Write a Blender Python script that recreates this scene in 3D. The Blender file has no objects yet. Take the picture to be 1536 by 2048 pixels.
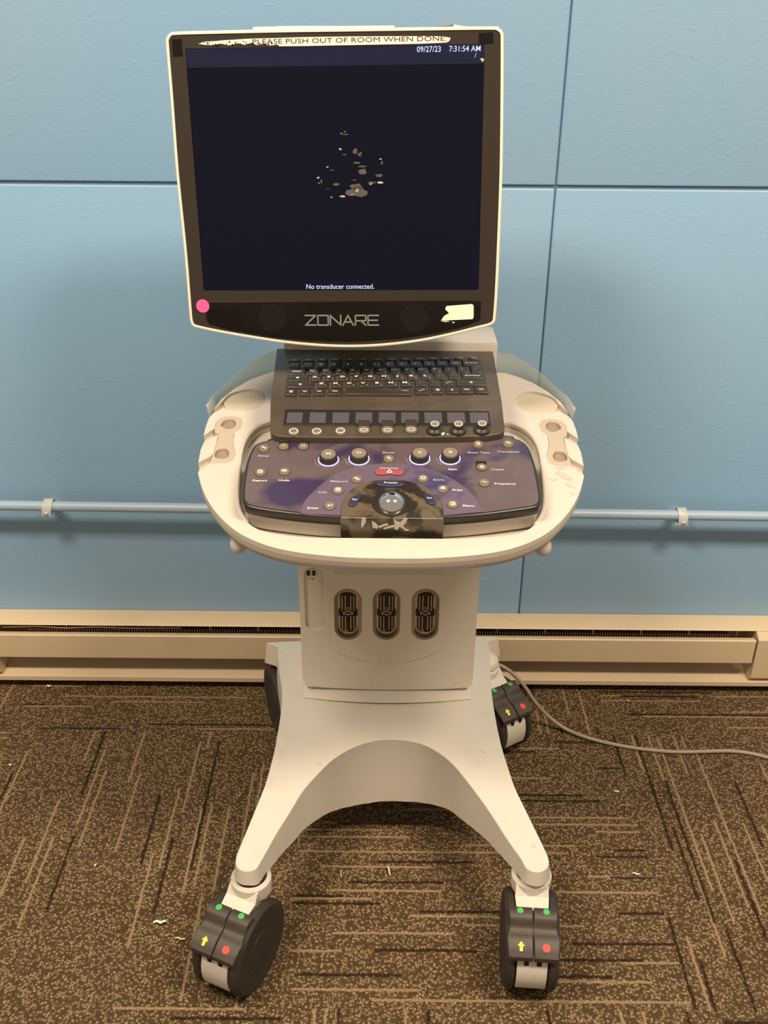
import bpy, bmesh, math, random
from mathutils import Vector, Matrix
random.seed(4)
S = bpy.context.scene
COL = S.collection

# ------------------------------------------------------------------ camera
FPX, PITCH, ROLL, HCAM = 1951.0, math.radians(28.1), .0085, 1.31
CF = Vector((0, math.cos(PITCH), -math.sin(PITCH)))
_u0 = Vector((0, math.sin(PITCH), math.cos(PITCH))); _r0 = Vector((1, 0, 0))
CR = _r0*math.cos(ROLL) + _u0*math.sin(ROLL)
CU = _u0*math.cos(ROLL) - _r0*math.sin(ROLL)
CPOS = Vector((0, 0, HCAM))
cam = bpy.data.cameras.new('camera'); camo = bpy.data.objects.new('camera', cam); COL.objects.link(camo)
cam.sensor_fit = 'VERTICAL'; cam.sensor_height = 36; cam.sensor_width = 27; cam.lens = FPX*36/2048
cam.clip_start = .05
camo.matrix_world = Matrix(((CR.x, CU.x, -CF.x, 0), (CR.y, CU.y, -CF.y, 0), (CR.z, CU.z, -CF.z, HCAM), (0, 0, 0, 1)))
S.camera = camo
# ------------------------------------------------------------------ world, lamps, exposure
W = bpy.data.worlds.new('world'); S.world = W; W.use_nodes = True
bg = W.node_tree.nodes['Background']; bg.inputs[0].default_value = (.95, .78, .58, 1); bg.inputs[1].default_value = .30
def area(name, loc, sx, sy, energy, col, target):
    l = bpy.data.lights.new(name, 'AREA'); l.shape = 'RECTANGLE'; l.size = sx; l.size_y = sy; l.energy = energy; l.color = col
    o = bpy.data.objects.new(name, l); COL.objects.link(o); o.location = loc
    o.rotation_euler = (Vector(target)-Vector(loc)).to_track_quat('-Z', 'Y').to_euler()
    return o
area('ceiling_light', (-.95, .30, 2.60), .70, .34, 45, (1, .83, .62), (-.95, .3001, 0))
area('ceiling_light', (1.0, .30, 2.60), .70, .34, 49, (1, .83, .62), (1.0, .3001, 0))
S.view_settings.view_transform = 'Standard'; S.view_settings.look = 'None'
S.view_settings.gamma = 1; S.view_settings.use_curve_mapping = False
S.view_settings.exposure = .5

# ------------------------------------------------------------------ frames (real planes) and pixel tracing onto them
class Frame:
    def __init__(s, O, U, V):
        s.O = Vector(O); s.U = Vector(U).normalized(); V = Vector(V)
        s.V = (V - s.U*V.dot(s.U)).normalized(); s.N = s.U.cross(s.V)
        s.M = Matrix(((s.U.x, s.V.x, s.N.x, s.O.x), (s.U.y, s.V.y, s.N.y, s.O.y), (s.U.z, s.V.z, s.N.z, s.O.z), (0, 0, 0, 1)))
    def uv(s, x, y, n=0):
        d = CF + CR*((x-768)/FPX) - CU*((y-1024)/FPX)
        O = s.O + s.N*n
        p = CPOS + d*((O-CPOS).dot(s.N)/d.dot(s.N)) - s.O
        return (p.dot(s.U), p.dot(s.V))
    def pts(s, L, n=0): return [s.uv(x, y, n) for x, y in L]
XC = .009
def slope(y, z, k, x=XC): return Frame((x, y, z), (1, 0, 0), (0, 1, k))
FD = slope(1.03, .725, .09)       # deck of the tray
FP = slope(1.20, .787, .235)      # control panel
FK = slope(1.281, .816, .123)     # keyboard
FS = slope(1.254, .813, .27)     # soft key strip
def upright(y, x=XC): return Frame((x, y, 0), (1, 0, 0), (0, 0, 1))
FC = upright(1.37)                # column front

# ------------------------------------------------------------------ materials
def mat(name, col, rough=.5, metal=0, spec=.5, emis=None, es=1, coat=0):
    m = bpy.data.materials.new(name); m.use_nodes = True; b = m.node_tree.nodes['Principled BSDF']
    b.inputs['Base Color'].default_value = (*col, 1); b.inputs['Roughness'].default_value = rough
    b.inputs['Metallic'].default_value = metal; b.inputs['Specular IOR Level'].default_value = spec
    if coat: b.inputs['Coat Weight'].default_value = coat
    if emis: b.inputs['Emission Color'].default_value = (*emis, 1); b.inputs['Emission Strength'].default_value = es
    return m
class NT:
    def __init__(s, m):
        s.m = m; s.t = m.node_tree; s.b = s.t.nodes['Principled BSDF']
        s.co = s.n('ShaderNodeTexCoord').outputs['Object']
    def n(s, typ, **kw):
        x = s.t.nodes.new(typ)
        for k, v in kw.items(): setattr(x, k, v)
        return x
    def put(s, sock, v):
        if hasattr(v, 'links'): s.t.links.new(v, sock)
        else: sock.default_value = v
    def math(s, op, a, b=0, c=0):
        x = s.n('ShaderNodeMath', operation=op)
        s.put(x.inputs[0], a); s.put(x.inputs[1], b); s.put(x.inputs[2], c)
        return x.outputs[0]
    def noise(s, scale, detail=3, rough=.5, vec=None, dist=0):
        x = s.n('ShaderNodeTexNoise'); s.put(x.inputs['Vector'], vec or s.co)
        x.inputs['Scale'].default_value = scale; x.inputs['Detail'].default_value = detail
        x.inputs['Roughness'].default_value = rough; x.inputs['Distortion'].default_value = dist
        return x.outputs['Fac']
    def ramp(s, fac, stops, interp='LINEAR'):
        x = s.n('ShaderNodeValToRGB'); s.put(x.inputs[0], fac); cr = x.color_ramp; cr.interpolation = interp
        while len(cr.elements) < len(stops): cr.elements.new(.5)
        for e, (p, c) in zip(cr.elements, stops):
            e.position = p; e.color = (*c, 1) if not isinstance(c, (int, float)) else (c, c, c, 1)
        return x.outputs[0]
    def mix(s, fac, a, b):
        x = s.n('ShaderNodeMix', data_type='RGBA'); s.put(x.inputs[0], fac)
        s.put(x.inputs[6], a if hasattr(a, 'links') else (*a, 1)); s.put(x.inputs[7], b if hasattr(b, 'links') else (*b, 1))
        return x.outputs[2]
    def bump(s, h, strength=.3, dist=.001):
        x = s.n('ShaderNodeBump'); s.put(x.inputs['Height'], h); x.inputs['Strength'].default_value = strength
        x.inputs['Distance'].default_value = dist; s.t.links.new(x.outputs[0], s.b.inputs['Normal'])
    def col(s, c): s.t.links.new(c, s.b.inputs['Base Color'])
    def rough(s, c): s.t.links.new(c, s.b.inputs['Roughness'])
def plastic(name, col, rough=.42, dirt=.25, dcol=None, scale=9):
    m = mat(name, col, rough); k = NT(m)
    dcol = dcol or tuple(c*.62 for c in col)
    f = k.ramp(k.noise(scale, 6, .68, dist=.6), [(.56, 0), (.78, dirt)])
    g = k.ramp(k.noise(scale*11, 3, .6), [(.66, 0), (.74, dirt*.8)])
    k.col(k.mix(k.math('MAXIMUM', f, g), col, dcol))
    k.bump(k.noise(420, 2), .12, .0004)
    return m
M_white = plastic('white_plastic', (.565, .51, .45))
M_base = plastic('base_plastic', (.62, .575, .51), .42, .34, (.40, .34, .26), 13)
M_colm = plastic('column_plastic', (.62, .565, .49), .45, .08)
M_rim = mat('rim_plastic', (.76, .69, .58), .35)
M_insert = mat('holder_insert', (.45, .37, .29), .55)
M_hole = mat('holder_cup', (.27, .21, .165), .6)
M_cup = mat('gel_cup', (.52, .44, .335), .55)
M_black = mat('black_plastic', (.020, .016, .012), .32)
M_dark = mat('dark_gap', (.004, .0035, .003), .7)
M_green = mat('green_dot', (.06, .42, .09), .5)
M_red = mat('red_dot', (.75, .04, .025), .5)
M_yellow = mat('yellow_arrow', (.85, .72, .05), .5)
M_legend = mat('white_legend', (.78, .74, .68), .5)
M_dimleg = mat('dim_legend', (.50, .46, .44), .5)
M_silver = mat('silver_logo', (.55, .54, .52), .3, .8)
M_chrome = mat('steel_ball', (.80, .80, .80), .07, 1)
M_gold = mat('gold_pin', (.50, .33, .15), .35, .7)
M_bronze = mat('bronze_rim', (.27, .20, .12), .38, .8)
M_tyre = plastic('tyre_rubber', (.030, .024, .019), .62, .3, (.07, .055, .04), 30)
M_pedal = plastic('pedal_plastic', (.045, .033, .025), .5, .5, (.10, .075, .055), 30)
M_pink = mat('pink_sticker', (.86, .10, .33), .6)
M_paper = plastic('paper_label', (.86, .78, .64), .7, .15)
M_ink = mat('label_ink', (.06, .04, .035), .6)
M_glow = mat('knob_glow', (.3, .3, .8), .4, emis=(.35, .32, 1), es=1.6)
M_txt = mat('screen_glyphs', (0, 0, 0), .5, emis=(.62, .72, 1), es=.8)
M_redbtn = mat('red_button', (.30, .065, .075), .45)
M_navybtn = mat('navy_button', (.028, .028, .085), .35)
M_btn = plastic('grey_button', (.165, .135, .10), .45, .3, (.3, .24, .18), 60)
M_knob = mat('knob_black', (.035, .028, .022), .38)
M_knobtop = mat('knob_top', (.20, .165, .125), .4)
M_cable = mat('grey_cable', (.33, .26, .20), .5)
M_resid = plastic('glue_residue', (.50, .47, .40), .9, .6, (.14, .13, .11), 160)
M_resdim = mat('dim_residue', (.085, .075, .065), .9)
M_patch = mat('matte_patch', (.006, .005, .004), .5, spec=.12)
M_grille = mat('grille', (.004, .003, .003), .8)

# keyboard shell: worn brown black
M_kb = mat('keyboard_shell', (.06, .045, .032), .42); k = NT(M_kb)
k.col(k.mix(k.ramp(k.noise(12, 5, .6), [(.4, 0), (.7, 1)]), (.052, .040, .028), (.085, .064, .045))); k.bump(k.noise(900, 2), .2, .0003)
M_key = mat('key_cap', (.030, .023, .018), .35)
# black bezel, its brownish reflection put into the base colour and gloss
M_bez = mat('bezel', (.028, .021, .015), .34)
M_chin = mat('chin', (.007, .005, .004), .28, spec=.22)
M_scr = mat('screen_glass', (.0015, .0015, .002), .25, spec=.18, emis=(.10, .12, .38), es=.020); k = NT(M_scr)
M_bar = mat('screen_header', (.002, .002, .004), .22, emis=(.07, .11, .40), es=.055)
M_sk = mat('softkey_display', (.055, .048, .052), .3, emis=(.25, .23, .28), es=.13)
# control panel: navy under greasy dust, wiped dark in places
M_pan = mat('control_film', (.05, .04, .09), .28); k = NT(M_pan)
f = k.ramp(k.noise(7.5, 3, .45, dist=1.4), [(.47, 0), (.57, 1)])
g = k.ramp(k.noise(55, 3, .6), [(.70, 0), (.74, 1)])
dust = k.mix(k.noise(30, 4), (.078, .056, .068), (.120, .090, .094))
wiped = k.mix(k.noise(20, 2), (.026, .020, .058), (.048, .033, .082))
k.col(k.mix(k.math('MAXIMUM', f, k.math('MULTIPLY', g, .7)), dust, wiped)); k.rough(k.math('ADD', k.math('MULTIPLY', f, -.12), .38))
M_arc = mat('control_arc', (.05, .05, .12), .3); k = NT(M_arc)
f = k.ramp(k.noise(8, 3, .5, dist=1.2), [(.56, 0), (.64, 1)])
k.col(k.mix(f, (.118, .088, .135), (.050, .045, .13)))
M_pod = mat('trackball_pod', (.04, .03, .02), .3); k = NT(M_pod)
f = k.ramp(k.noise(28, 3, .5, dist=1.0), [(.45, 0), (.55, 1)])
k.col(k.mix(f, (.105, .082, .050), (.024, .018, .013)))
# clear tinted plastic
M_clear = bpy.data.materials.new('clear_plastic'); M_clear.use_nodes = True; t = M_clear.node_tree; b = t.nodes['Principled BSDF']
b.inputs['Base Color'].default_value = (.50, .53, .45, 1); b.inputs['Roughness'].default_value = .25; b.inputs['Alpha'].default_value = .42
# wall paint
M_wall = mat('blue_paint', (.20, .42, .56), .45); k = NT(M_wall)
k.col(k.mix(k.ramp(k.noise(1.1, 2), [(.35, 0), (.65, 1)]), (.275, .435, .62), (.245, .435, .66)))
mp = k.n('ShaderNodeMapping'); k.t.links.new(k.co, mp.inputs[0]); mp.inputs['Scale'].default_value = (1, 1, 2.6)
h = k.math('ADD', k.math('MULTIPLY', k.noise(70, 3, .55, mp.outputs[0]), .5), k.math('MULTIPLY', k.ramp(k.noise(26, 4, .6, mp.outputs[0], .9), [(.64, 0), (.76, 1)]), .6))
k.bump(h, .5, .0012)
M_wallback = mat('groove_paint', (.10, .17, .27), .6)
M_pipe = mat('pipe_paint', (.34, .45, .58), .4); k = NT(M_pipe); k.bump(k.noise(60, 4), .3, .001)
M_clip = mat('clip_paint', (.56, .58, .58), .4)
M_heat = plastic('heater_enamel', (.62, .49, .33), .45, .3, (.42, .31, .19), 11)
M_fin = mat('heater_fin', (.24, .16, .09), .5, .2)
M_heatin = mat('heater_inside', (.34, .26, .17), .6)
M_scrap = mat('scrap', (.70, .50, .32), .8)

# carpet tiles, quarter turned
M_car = mat('carpet', (.1, .07, .04), .95, spec=.1); k = NT(M_car)
sep = k.n('ShaderNodeSeparateXYZ'); k.t.links.new(k.co, sep.inputs[0]); X, Y = sep.outputs[0], sep.outputs[1]
T = .600
tx = k.math('DIVIDE', k.math('SUBTRACT', X, -.142+T*20*-1), T); ty = k.math('DIVIDE', k.math('SUBTRACT', Y, .914-T*20), T)
par = k.math('MODULO', k.math('ADD', k.math('FLOOR', tx), k.math('FLOOR', ty)), 2)   # 0 = runs along x
par = k.math('GREATER_THAN', par, .5)
wob = k.math('MULTIPLY', k.math('ADD', k.math('SUBTRACT', k.noise(55, 2), .5), k.math('MULTIPLY', k.math('SUBTRACT', k.noise(330, 1), .5), .55)), .0045)
def mixv(fac, a, b): return k.math('ADD', k.math('MULTIPLY', a, k.math('SUBTRACT', 1, fac)), k.math('MULTIPLY', b, fac))
acr = k.math('ADD', mixv(par, Y, X), wob); alo = k.math('ADD', mixv(par, X, Y), 40)
acr = k.math('ADD', acr, 40)
def streak(cw, seg, seed, thr, lw):
    ci = k.math('FLOOR', k.math('DIVIDE', acr, cw))
    wn = k.n('ShaderNodeTexWhiteNoise', noise_dimensions='2D')
    cv = k.n('ShaderNodeCombineXYZ'); k.put(cv.inputs[0], ci); k.put(cv.inputs[1], seed); k.t.links.new(cv.outputs[0], wn.inputs['Vector'])
    si = k.math('FLOOR', k.math('ADD', k.math('DIVIDE', alo, seg), k.math('MULTIPLY', wn.outputs[0], 1.0)))
    w2 = k.n('ShaderNodeTexWhiteNoise', noise_dimensions='3D')
    c2 = k.n('ShaderNodeCombineXYZ'); k.put(c2.inputs[0], ci); k.put(c2.inputs[1], si)
    k.put(c2.inputs[2], k.math('ADD', k.math('MULTIPLY', k.math('FLOOR', tx), 7), k.math('ADD', k.math('FLOOR', ty), seed)))
    k.t.links.new(c2.outputs[0], w2.inputs['Vector'])
    on = k.math('GREATER_THAN', w2.outputs[0], thr)
    fr = k.math('ABSOLUTE', k.math('SUBTRACT', k.math('FRACT', k.math('DIVIDE', acr, cw)), .5))
    return k.math('MULTIPLY', on, k.ramp(fr, [(lw*.6, 1), (lw*1.3, 0)]))
lt = streak(.0165, .19, 3.0, .76, .13); dk = streak(.0145, .16, 11.0, .875, .16)
vor = k.n('ShaderNodeTexVoronoi'); k.t.links.new(k.co, vor.inputs['Vector']); vor.inputs['Scale'].default_value = 215
sp = k.ramp(vor.outputs['Distance'], [(.25, 1), (.62, 0)])
rnd = k.n('ShaderNodeSeparateColor'); k.t.links.new(vor.outputs['Color'], rnd.inputs[0])
sp = k.math('MULTIPLY', sp, k.ramp(rnd.outputs[0], [(.10, .35), (.75, 1)]))
base = k.mix(k.noise(5, 3), (.058, .033, .016), (.085, .052, .027))
c = k.mix(k.math('MULTIPLY', sp, .66), base, (.50, .36, .20))
c = k.mix(k.math('MULTIPLY', lt, .66), c, (.38, .27, .155))
c = k.mix(k.math('MULTIPLY', dk, .85), c, (.022, .012, .007))
k.col(c)
k.bump(k.math('SUBTRACT', k.math('ADD', k.math('MULTIPLY', sp, .8), k.noise(260, 2)), k.math('MULTIPLY', dk, .9)), .9, .003)

# ------------------------------------------------------------------ mesh building
class MB:
    def __init__(s): s.v = []; s.f = []; s.mi = []; s.mats = []
    def m(s, mt):
        if mt not in s.mats: s.mats.append(mt)
        return s.mats.index(mt)
    def add(s, vs, fs, mt):
        o = len(s.v); s.v += [tuple(p) for p in vs]; i = s.m(mt)
        for f_ in fs: s.f.append(tuple(o+j for j in f_)); s.mi.append(i)
        return s
    def box(s, x0, x1, y0, y1, z0, z1, mt, r=0, seg=2):
        bm = bmesh.new(); bmesh.ops.create_cube(bm, size=1)
        for v in bm.verts: v.co = Vector(((x0+x1)/2+v.co.x*(x1-x0), (y0+y1)/2+v.co.y*(y1-y0), (z0+z1)/2+v.co.z*(z1-z0)))
        if r: bmesh.ops.bevel(bm, geom=bm.edges[:], offset=r, segments=seg, profile=.5, affect='EDGES')
        return s.bm(bm, mt)
    def bm(s, bm, mt, M=None):
        bm.verts.index_update()
        s.add([(M @ v.co if M else v.co) for v in bm.verts], [[v.index for v in f_.verts] for f_ in bm.faces], mt); bm.free(); return s
    def loft(s, loops, mt, cap0=True, cap1=True, closed=True):
        n = len(loops[0]); vs = [p for L in loops for p in L]; fs = []
        for a in range(len(loops)-1):
            for i in range(n if closed else n-1):
                j = (i+1) % n; fs.append((a*n+i, a*n+j, (a+1)*n+j, (a+1)*n+i))
        if cap0: fs.append(tuple(reversed(range(n))))
        if cap1: fs.append(tuple((len(loops)-1)*n+i for i in range(n)))
        return s.add(vs, fs, mt)
    def prism(s, pts, z0, z1, mt, r=0, rb=0, seg=3):
        pts = ccw(pts); L = []
        if rb:
            for i in range(seg+1):
                a = i/seg*math.pi/2; L.append((rb*(1-math.sin(a)), z0+rb*(1-math.cos(a))))
        else: L.append((0, z0))
        if r:
            for i in range(seg+1):
                a = i/seg*math.pi/2; L.append((r*(1-math.cos(a)), z1-r*(1-math.sin(a))))
        else: L.append((0, z1))
        loops = [[(p[0], p[1], z) for p in (offs(pts, -d) if d > 1e-7 else pts)] for d, z in L]
        return s.loft(loops, mt)
    def plate(s, outer, holes, z0, z1, mt):
        bm = bmesh.new(); rings = [ccw(outer)]+[ccw(h_)[::-1] for h_ in holes]
        for z in (z1, z0):
            es = []
            for R_ in rings:
                vs = [bm.verts.new((p[0], p[1], z)) for p in R_]
                es += [bm.edges.new((vs[i], vs[(i+1) % len(vs)])) for i in range(len(vs))]
            bmesh.ops.triangle_fill(bm, edges=es, use_beauty=True, normal=(0, 0, 1))
        s.bm(bm, mt)
        for R_ in rings: s.loft([[(p[0], p[1], z0) for p in R_], [(p[0], p[1], z1) for p in R_]], mt, False, False)
        return s
    def lathe(s, prof, mt, c=(0, 0, 0), seg=28, axis='z', sx=1, sy=1):
        loops = []
        for r_, z in prof:
            L = []
            for i in range(seg):
                a = i/seg*2*math.pi; x, y = r_*math.cos(a)*sx, r_*math.sin(a)*sy
                p = (x, y, z) if axis == 'z' else (z, x, y)
                L.append((p[0]+c[0], p[1]+c[1], p[2]+c[2]))
            loops.append(L)
        return s.loft(loops, mt)
    def disc(s, c, r_, z, h, mt, seg=24, sx=1): return s.lathe([(r_, z), (r_, z+h)], mt, (c[0], c[1], 0), seg, sx=sx)
    def tube(s, path, r_, mt, seg=10):
        P = [Vector(p) for p in path]; loops = []; up = Vector((0, 0, 1))
        for i, p in enumerate(P):
            d = (P[min(i+1, len(P)-1)]-P[max(i-1, 0)]).normalized()
            a = d.cross(up); a = a.normalized() if a.length > 1e-4 else Vector((1, 0, 0)); b_ = a.cross(d)
            loops.append([tuple(p+a*r_*math.cos(t_)+b_*r_*math.sin(t_)) for t_ in [j/seg*2*math.pi for j in range(seg)]])
        return s.loft(loops, mt)
    def text(s, txt, u, v, z, size, mt, align='CENTER', rot=0, sx=1, bold=.0, h=.0003):
        vs, fs = glyphs(txt, align, bold)
        ca, sa = math.cos(rot), math.sin(rot)
        P = []
        for x, y in vs: x, y = x*size*sx, y*size; P.append((u+x*ca-y*sa, v+x*sa+y*ca))
        s.add([(x, y, z+h) for x, y in P], fs, mt)
        return s
    def merge(s, o, M=None):
        for mi, f_ in zip(o.mi, o.f): s.mi.append(s.m(o.mats[mi])); s.f.append(tuple(len(s.v)+j for j in f_))
        s.v += [tuple(M @ Vector(p)) if M else p for p in o.v]
        return s
    def mesh(s, name, smooth=38):
        me = bpy.data.meshes.new(name); me.from_pydata(s.v, [], s.f)
        for mt in s.mats: me.materials.append(mt)
        me.polygons.foreach_set('material_index', s.mi)
        bm = bmesh.new(); bm.from_mesh(me); bmesh.ops.remove_doubles(bm, verts=bm.verts, dist=1e-6)
        bmesh.ops.recalc_face_normals(bm, faces=bm.faces); bm.to_mesh(me); bm.free()
        me.polygons.foreach_set('use_smooth', [True]*len(me.polygons)); me.set_sharp_from_angle(angle=math.radians(smooth))
        me.update(); return me
    def build(s, name, parent=None, M=None, smooth=38, label=None):
        return link(name, s.mesh(name, smooth), parent, M, label)
WM = {}
def link(name, me, parent=None, M=None, label=None):
    o = bpy.data.objects.new(name, me); COL.objects.link(o)
    M = M or (WM[parent.name] if parent else Matrix())
    if parent: o.parent = parent; o.matrix_local = WM[parent.name].inverted() @ M
    else: o.matrix_world = M
    WM[o.name] = M.copy()
    if label: o['label'] = label
    return o
def thing(name, loc, label, cat, group=None, rz=0):
    M = Matrix.Translation(loc) @ Matrix.Rotation(rz, 4, 'Z')
    o = link(name, None, None, M, label); o['category'] = cat
    if group: o['group'] = group
    return o
def tag(o, label, cat, group=None):
    o['label'] = label; o['category'] = cat
    if group: o['group'] = group
_gc = {}
def glyphs(txt, align, bold):
    key = (txt, align, bold)
    if key in _gc: return _gc[key]
    c_ = bpy.data.curves.new('t', 'FONT'); c_.body = txt; c_.align_x = align; c_.align_y = 'CENTER'; c_.size = 1; c_.offset = bold
    c_.resolution_u = 3
    o = bpy.data.objects.new('t', c_); COL.objects.link(o); dg = bpy.context.evaluated_depsgraph_get()
    me = o.evaluated_get(dg).to_mesh()
    r_ = ([(v.co.x, v.co.y) for v in me.vertices], [tuple(p.vertices) for p in me.polygons])
    o.evaluated_get(dg).to_mesh_clear(); bpy.data.objects.remove(o); bpy.data.curves.remove(c_)
    _gc[key] = r_; return r_
def area2(p): return sum(p[i][0]*p[(i+1) % len(p)][1]-p[(i+1) % len(p)][0]*p[i][1] for i in range(len(p)))/2
def ccw(p): return [tuple(q[:2]) for q in (p if area2(p) > 0 else p[::-1])]
def offs(p, d):
    n = len(p); out = []
    for i in range(n):
        a, b_, c_ = Vector(p[i-1]), Vector(p[i]), Vector(p[(i+1) % n])
        e1 = (b_-a); e2 = (c_-b_)
        e1 = e1.normalized() if e1.length > 1e-9 else e2.normalized(); e2 = e2.normalized() if e2.length > 1e-9 else e1
        n1 = Vector((e1.y, -e1.x)); n2 = Vector((e2.y, -e2.x)); m_ = n1+n2
        m_ = m_/max(m_.length_squared/2, .55) if m_.length > 1e-6 else n1
        out.append((b_.x+m_.x*d, b_.y+m_.y*d))
    return out
def cat(P, k=6, closed=False):
    out = []; n = len(P); D = len(P[0])
    for i in range(n if closed else n-1):
        a = P[i-1] if (closed or i) else P[0]; b_ = P[i]; c_ = P[(i+1) % n]; d = P[(i+2) % n] if (closed or i+2 < n) else P[-1]
        for j in range(k):
            t_ = j/k
            out.append(tuple(.5*(2*b_[q]+(c_[q]-a[q])*t_+(2*a[q]-5*b_[q]+4*c_[q]-d[q])*t_*t_+(3*b_[q]-a[q]-3*c_[q]+d[q])*t_**3) for q in range(D)))
    if not closed: out.append(tuple(P[-1]))
    return out
def rrect(x0, x1, y0, y1, r, seg=5):
    out = []
    for cx, cy, a0 in ((x1-r, y0+r, -90), (x1-r, y1-r, 0), (x0+r, y1-r, 90), (x0+r, y0+r, 180)):
        for i in range(seg+1):
            a = math.radians(a0+90*i/seg); out.append((cx+r*math.cos(a), cy+r*math.sin(a)))
    return out
def ell(cx, cy, a, b_, seg=28, rot=0):
    return [(cx+a*math.cos(t_)*math.cos(rot)-b_*math.sin(t_)*math.sin(rot), cy+a*math.cos(t_)*math.sin(rot)+b_*math.sin(t_)*math.cos(rot)) for t_ in [i/seg*2*math.pi for i in range(seg)]]
def stadium(cx, cy, w, h, seg=10): return rrect(cx-w/2, cx+w/2, cy-h/2, cy+h/2, w/2-1e-5, seg)
def struct(name, mb, smooth=38):
    o = mb.build(name, smooth=smooth); o['kind'] = 'structure'; return o
def mirror(P): return [(-x, y) for x, y in P]

# ================================================================== the room
struct('floor', MB().box(-2.2, 2.2, -.6, 1.74, -.05, 0, M_car))
gx, gz, YW = .285, 1.0205, 1.71
mb = MB(); mb.box(-2.2, 2.2, YW+.004, YW+.09, 0, 2.3, M_wallback)
for x0, x1 in ((-2.2, gx-.0012), (gx+.0012, 2.2)):
    for z0, z1 in ((0, gz-.0026), (gz+.0026, 2.3)):
        mb.box(x0, x1, YW, YW+.02, z0, z1, M_wall, .0030, 3)
struct('wall_back', mb)

# pipe on clamps
PY, PZ0, PZ1 = 1.665, .4285, .4205
mb = MB()
zp = lambda x: .4245 - .0095*x*0 - (x+.66)/(1.247)*.0
t = thing('wall_pipe', (0, PY, .424), 'thin pale blue painted metal pipe running level along the blue wall above the heater', 'pipe')
mb.tube([(-1.5, PY, .4335), (0, PY, .4235), (1.5, PY, .4135)], .0098, M_pipe, 16); mb.build('pipe', t, Matrix())
FW = upright(PY-.012, 0)
for px, tilt in ((90, .14), (1369, -.10)):
    u, v = FW.uv(px, 1004 if px < 500 else 1026)
    zc = .4235 - .00667*u
    m_ = MB(); w = .0090
    prof = [(PY+.014, .002), (PY+.012, .009), (PY+.005, .0125), (PY-.005, .0105), (PY-.0108, .005), (PY-.0118, -.004), (PY-.0128, -.016), (PY-.012, -.0175)]
    loops = []
    for (y, z) in prof: loops.append([(u-w+z*tilt, y, zc+z), (u+w+z*tilt, y, zc+z), (u+w+z*tilt, y+.0022, zc+z+.0004), (u-w+z*tilt, y+.0022, zc+z+.0004)])
    m_.loft(loops, M_clip)
    m_.box(u-w-.003, u+w-.003, PY-.010, YW, zc-.0165, zc-.0145, M_clip, .0005)
    cl = m_.build('clamp', t, Matrix(), 50)
    s_ = MB(); s_.lathe([(.0042, 0), (.0042, .0014), (.003, .003), (0.0004, .0034)], M_clip, seg=16)
    s_.box(-.003, .003, -.0006, .0006, .003, .0038, M_wallback)
    s_.build('screw', cl, Matrix.Translation((u-.012*tilt, PY-.0125, zc-.0105)) @ Matrix.Rotation(math.radians(90), 4, 'X'))

# baseboard heater
YH = 1.647
t = thing('baseboard_heater', (0, 1.68, 0), 'long cream metal baseboard heater along the foot of the blue wall', 'heater')
MB().box(-.90, 1.6, YW-.004, YW, .012, .158, M_heatin).build('back_panel', t, Matrix())
mb = MB(); L = []
prof = [(YW-.001, .1585), (1.693, .1575), (1.668, .1530), (1.6645, .1500), (1.668, .1485), (1.700, .1530), (YW-.001, .1545)]
mb.loft([[(x, y, z) for y, z in prof] for x in (-.9, 1.6)], M_heat); mb.build('top_hood', t, Matrix())
mb = MB(); prof = [(1.662, .1345), (YH+.002, .1375), (YH, .1355), (YH, .0815), (YH+.002, .079), (1.662, .0795), (1.662, .082), (YH+.003, .082), (YH+.003, .1345), (1.662, .132)]
mb.loft([[(x, y, z) for y, z in prof] for x in (-.9, .768)], M_heat); mb.build('front_panel', t, Matrix())
mb = MB(); prof = [(1.705, .045), (1.682, .034), (YH+.003, .0325), (YH, .031), (YH, .021), (YH+.003, .0205), (YH+.003, .029), (1.705, .029)]
mb.loft([[(x, y, z) for y, z in prof] for x in (-.9, 1.6)], M_heat); mb.build('bottom_tray', t, Matrix())
mb = MB(); mb.tube([(-.9, 1.683, .118), (.72, 1.683, .118)], .006, M_fin, 8)
x = -.735
while x < .72: mb.box(x, x+.0012, 1.668, 1.7, .095, .1375, M_fin); x += .0052
fn = mb.build('heating_fins', t, Matrix()); fn['kind'] = 'stuff'
for i in range(15):
    x = -.66+i*.0995
    if -.2 < x < .2: continue
    MB().box(x, x+.004, 1.672, 1.704, .134, .149, M_fin).build('support_clip', t, Matrix())
mb = MB(); mb.tube([(-.79, 1.672, .139), (-.72, 1.670, .143), (-.66, 1.671, .139), (-.60, 1.670, .1425), (-.52, 1.672, .139), (-.42, 1.675, .138)], .0018, M_heatin, 6)
mb.build('loose_wire', t, Matrix(), label='thin brown wire lying in the heater slot')
for x0, x1 in ((.772, 1.6), (-.93, -.802)):
    mb = MB(); prof = [(1.705, .1505), (1.668, .1505), (YH-.002, .139), (YH-.002, .044), (YH+.006, .036), (1.705, .036)]
    mb.loft([[(x, y, z) for y, z in prof] for x in (x0, x1)], M_heat); mb.build('end_cap', t, Matrix(), 20)

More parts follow.
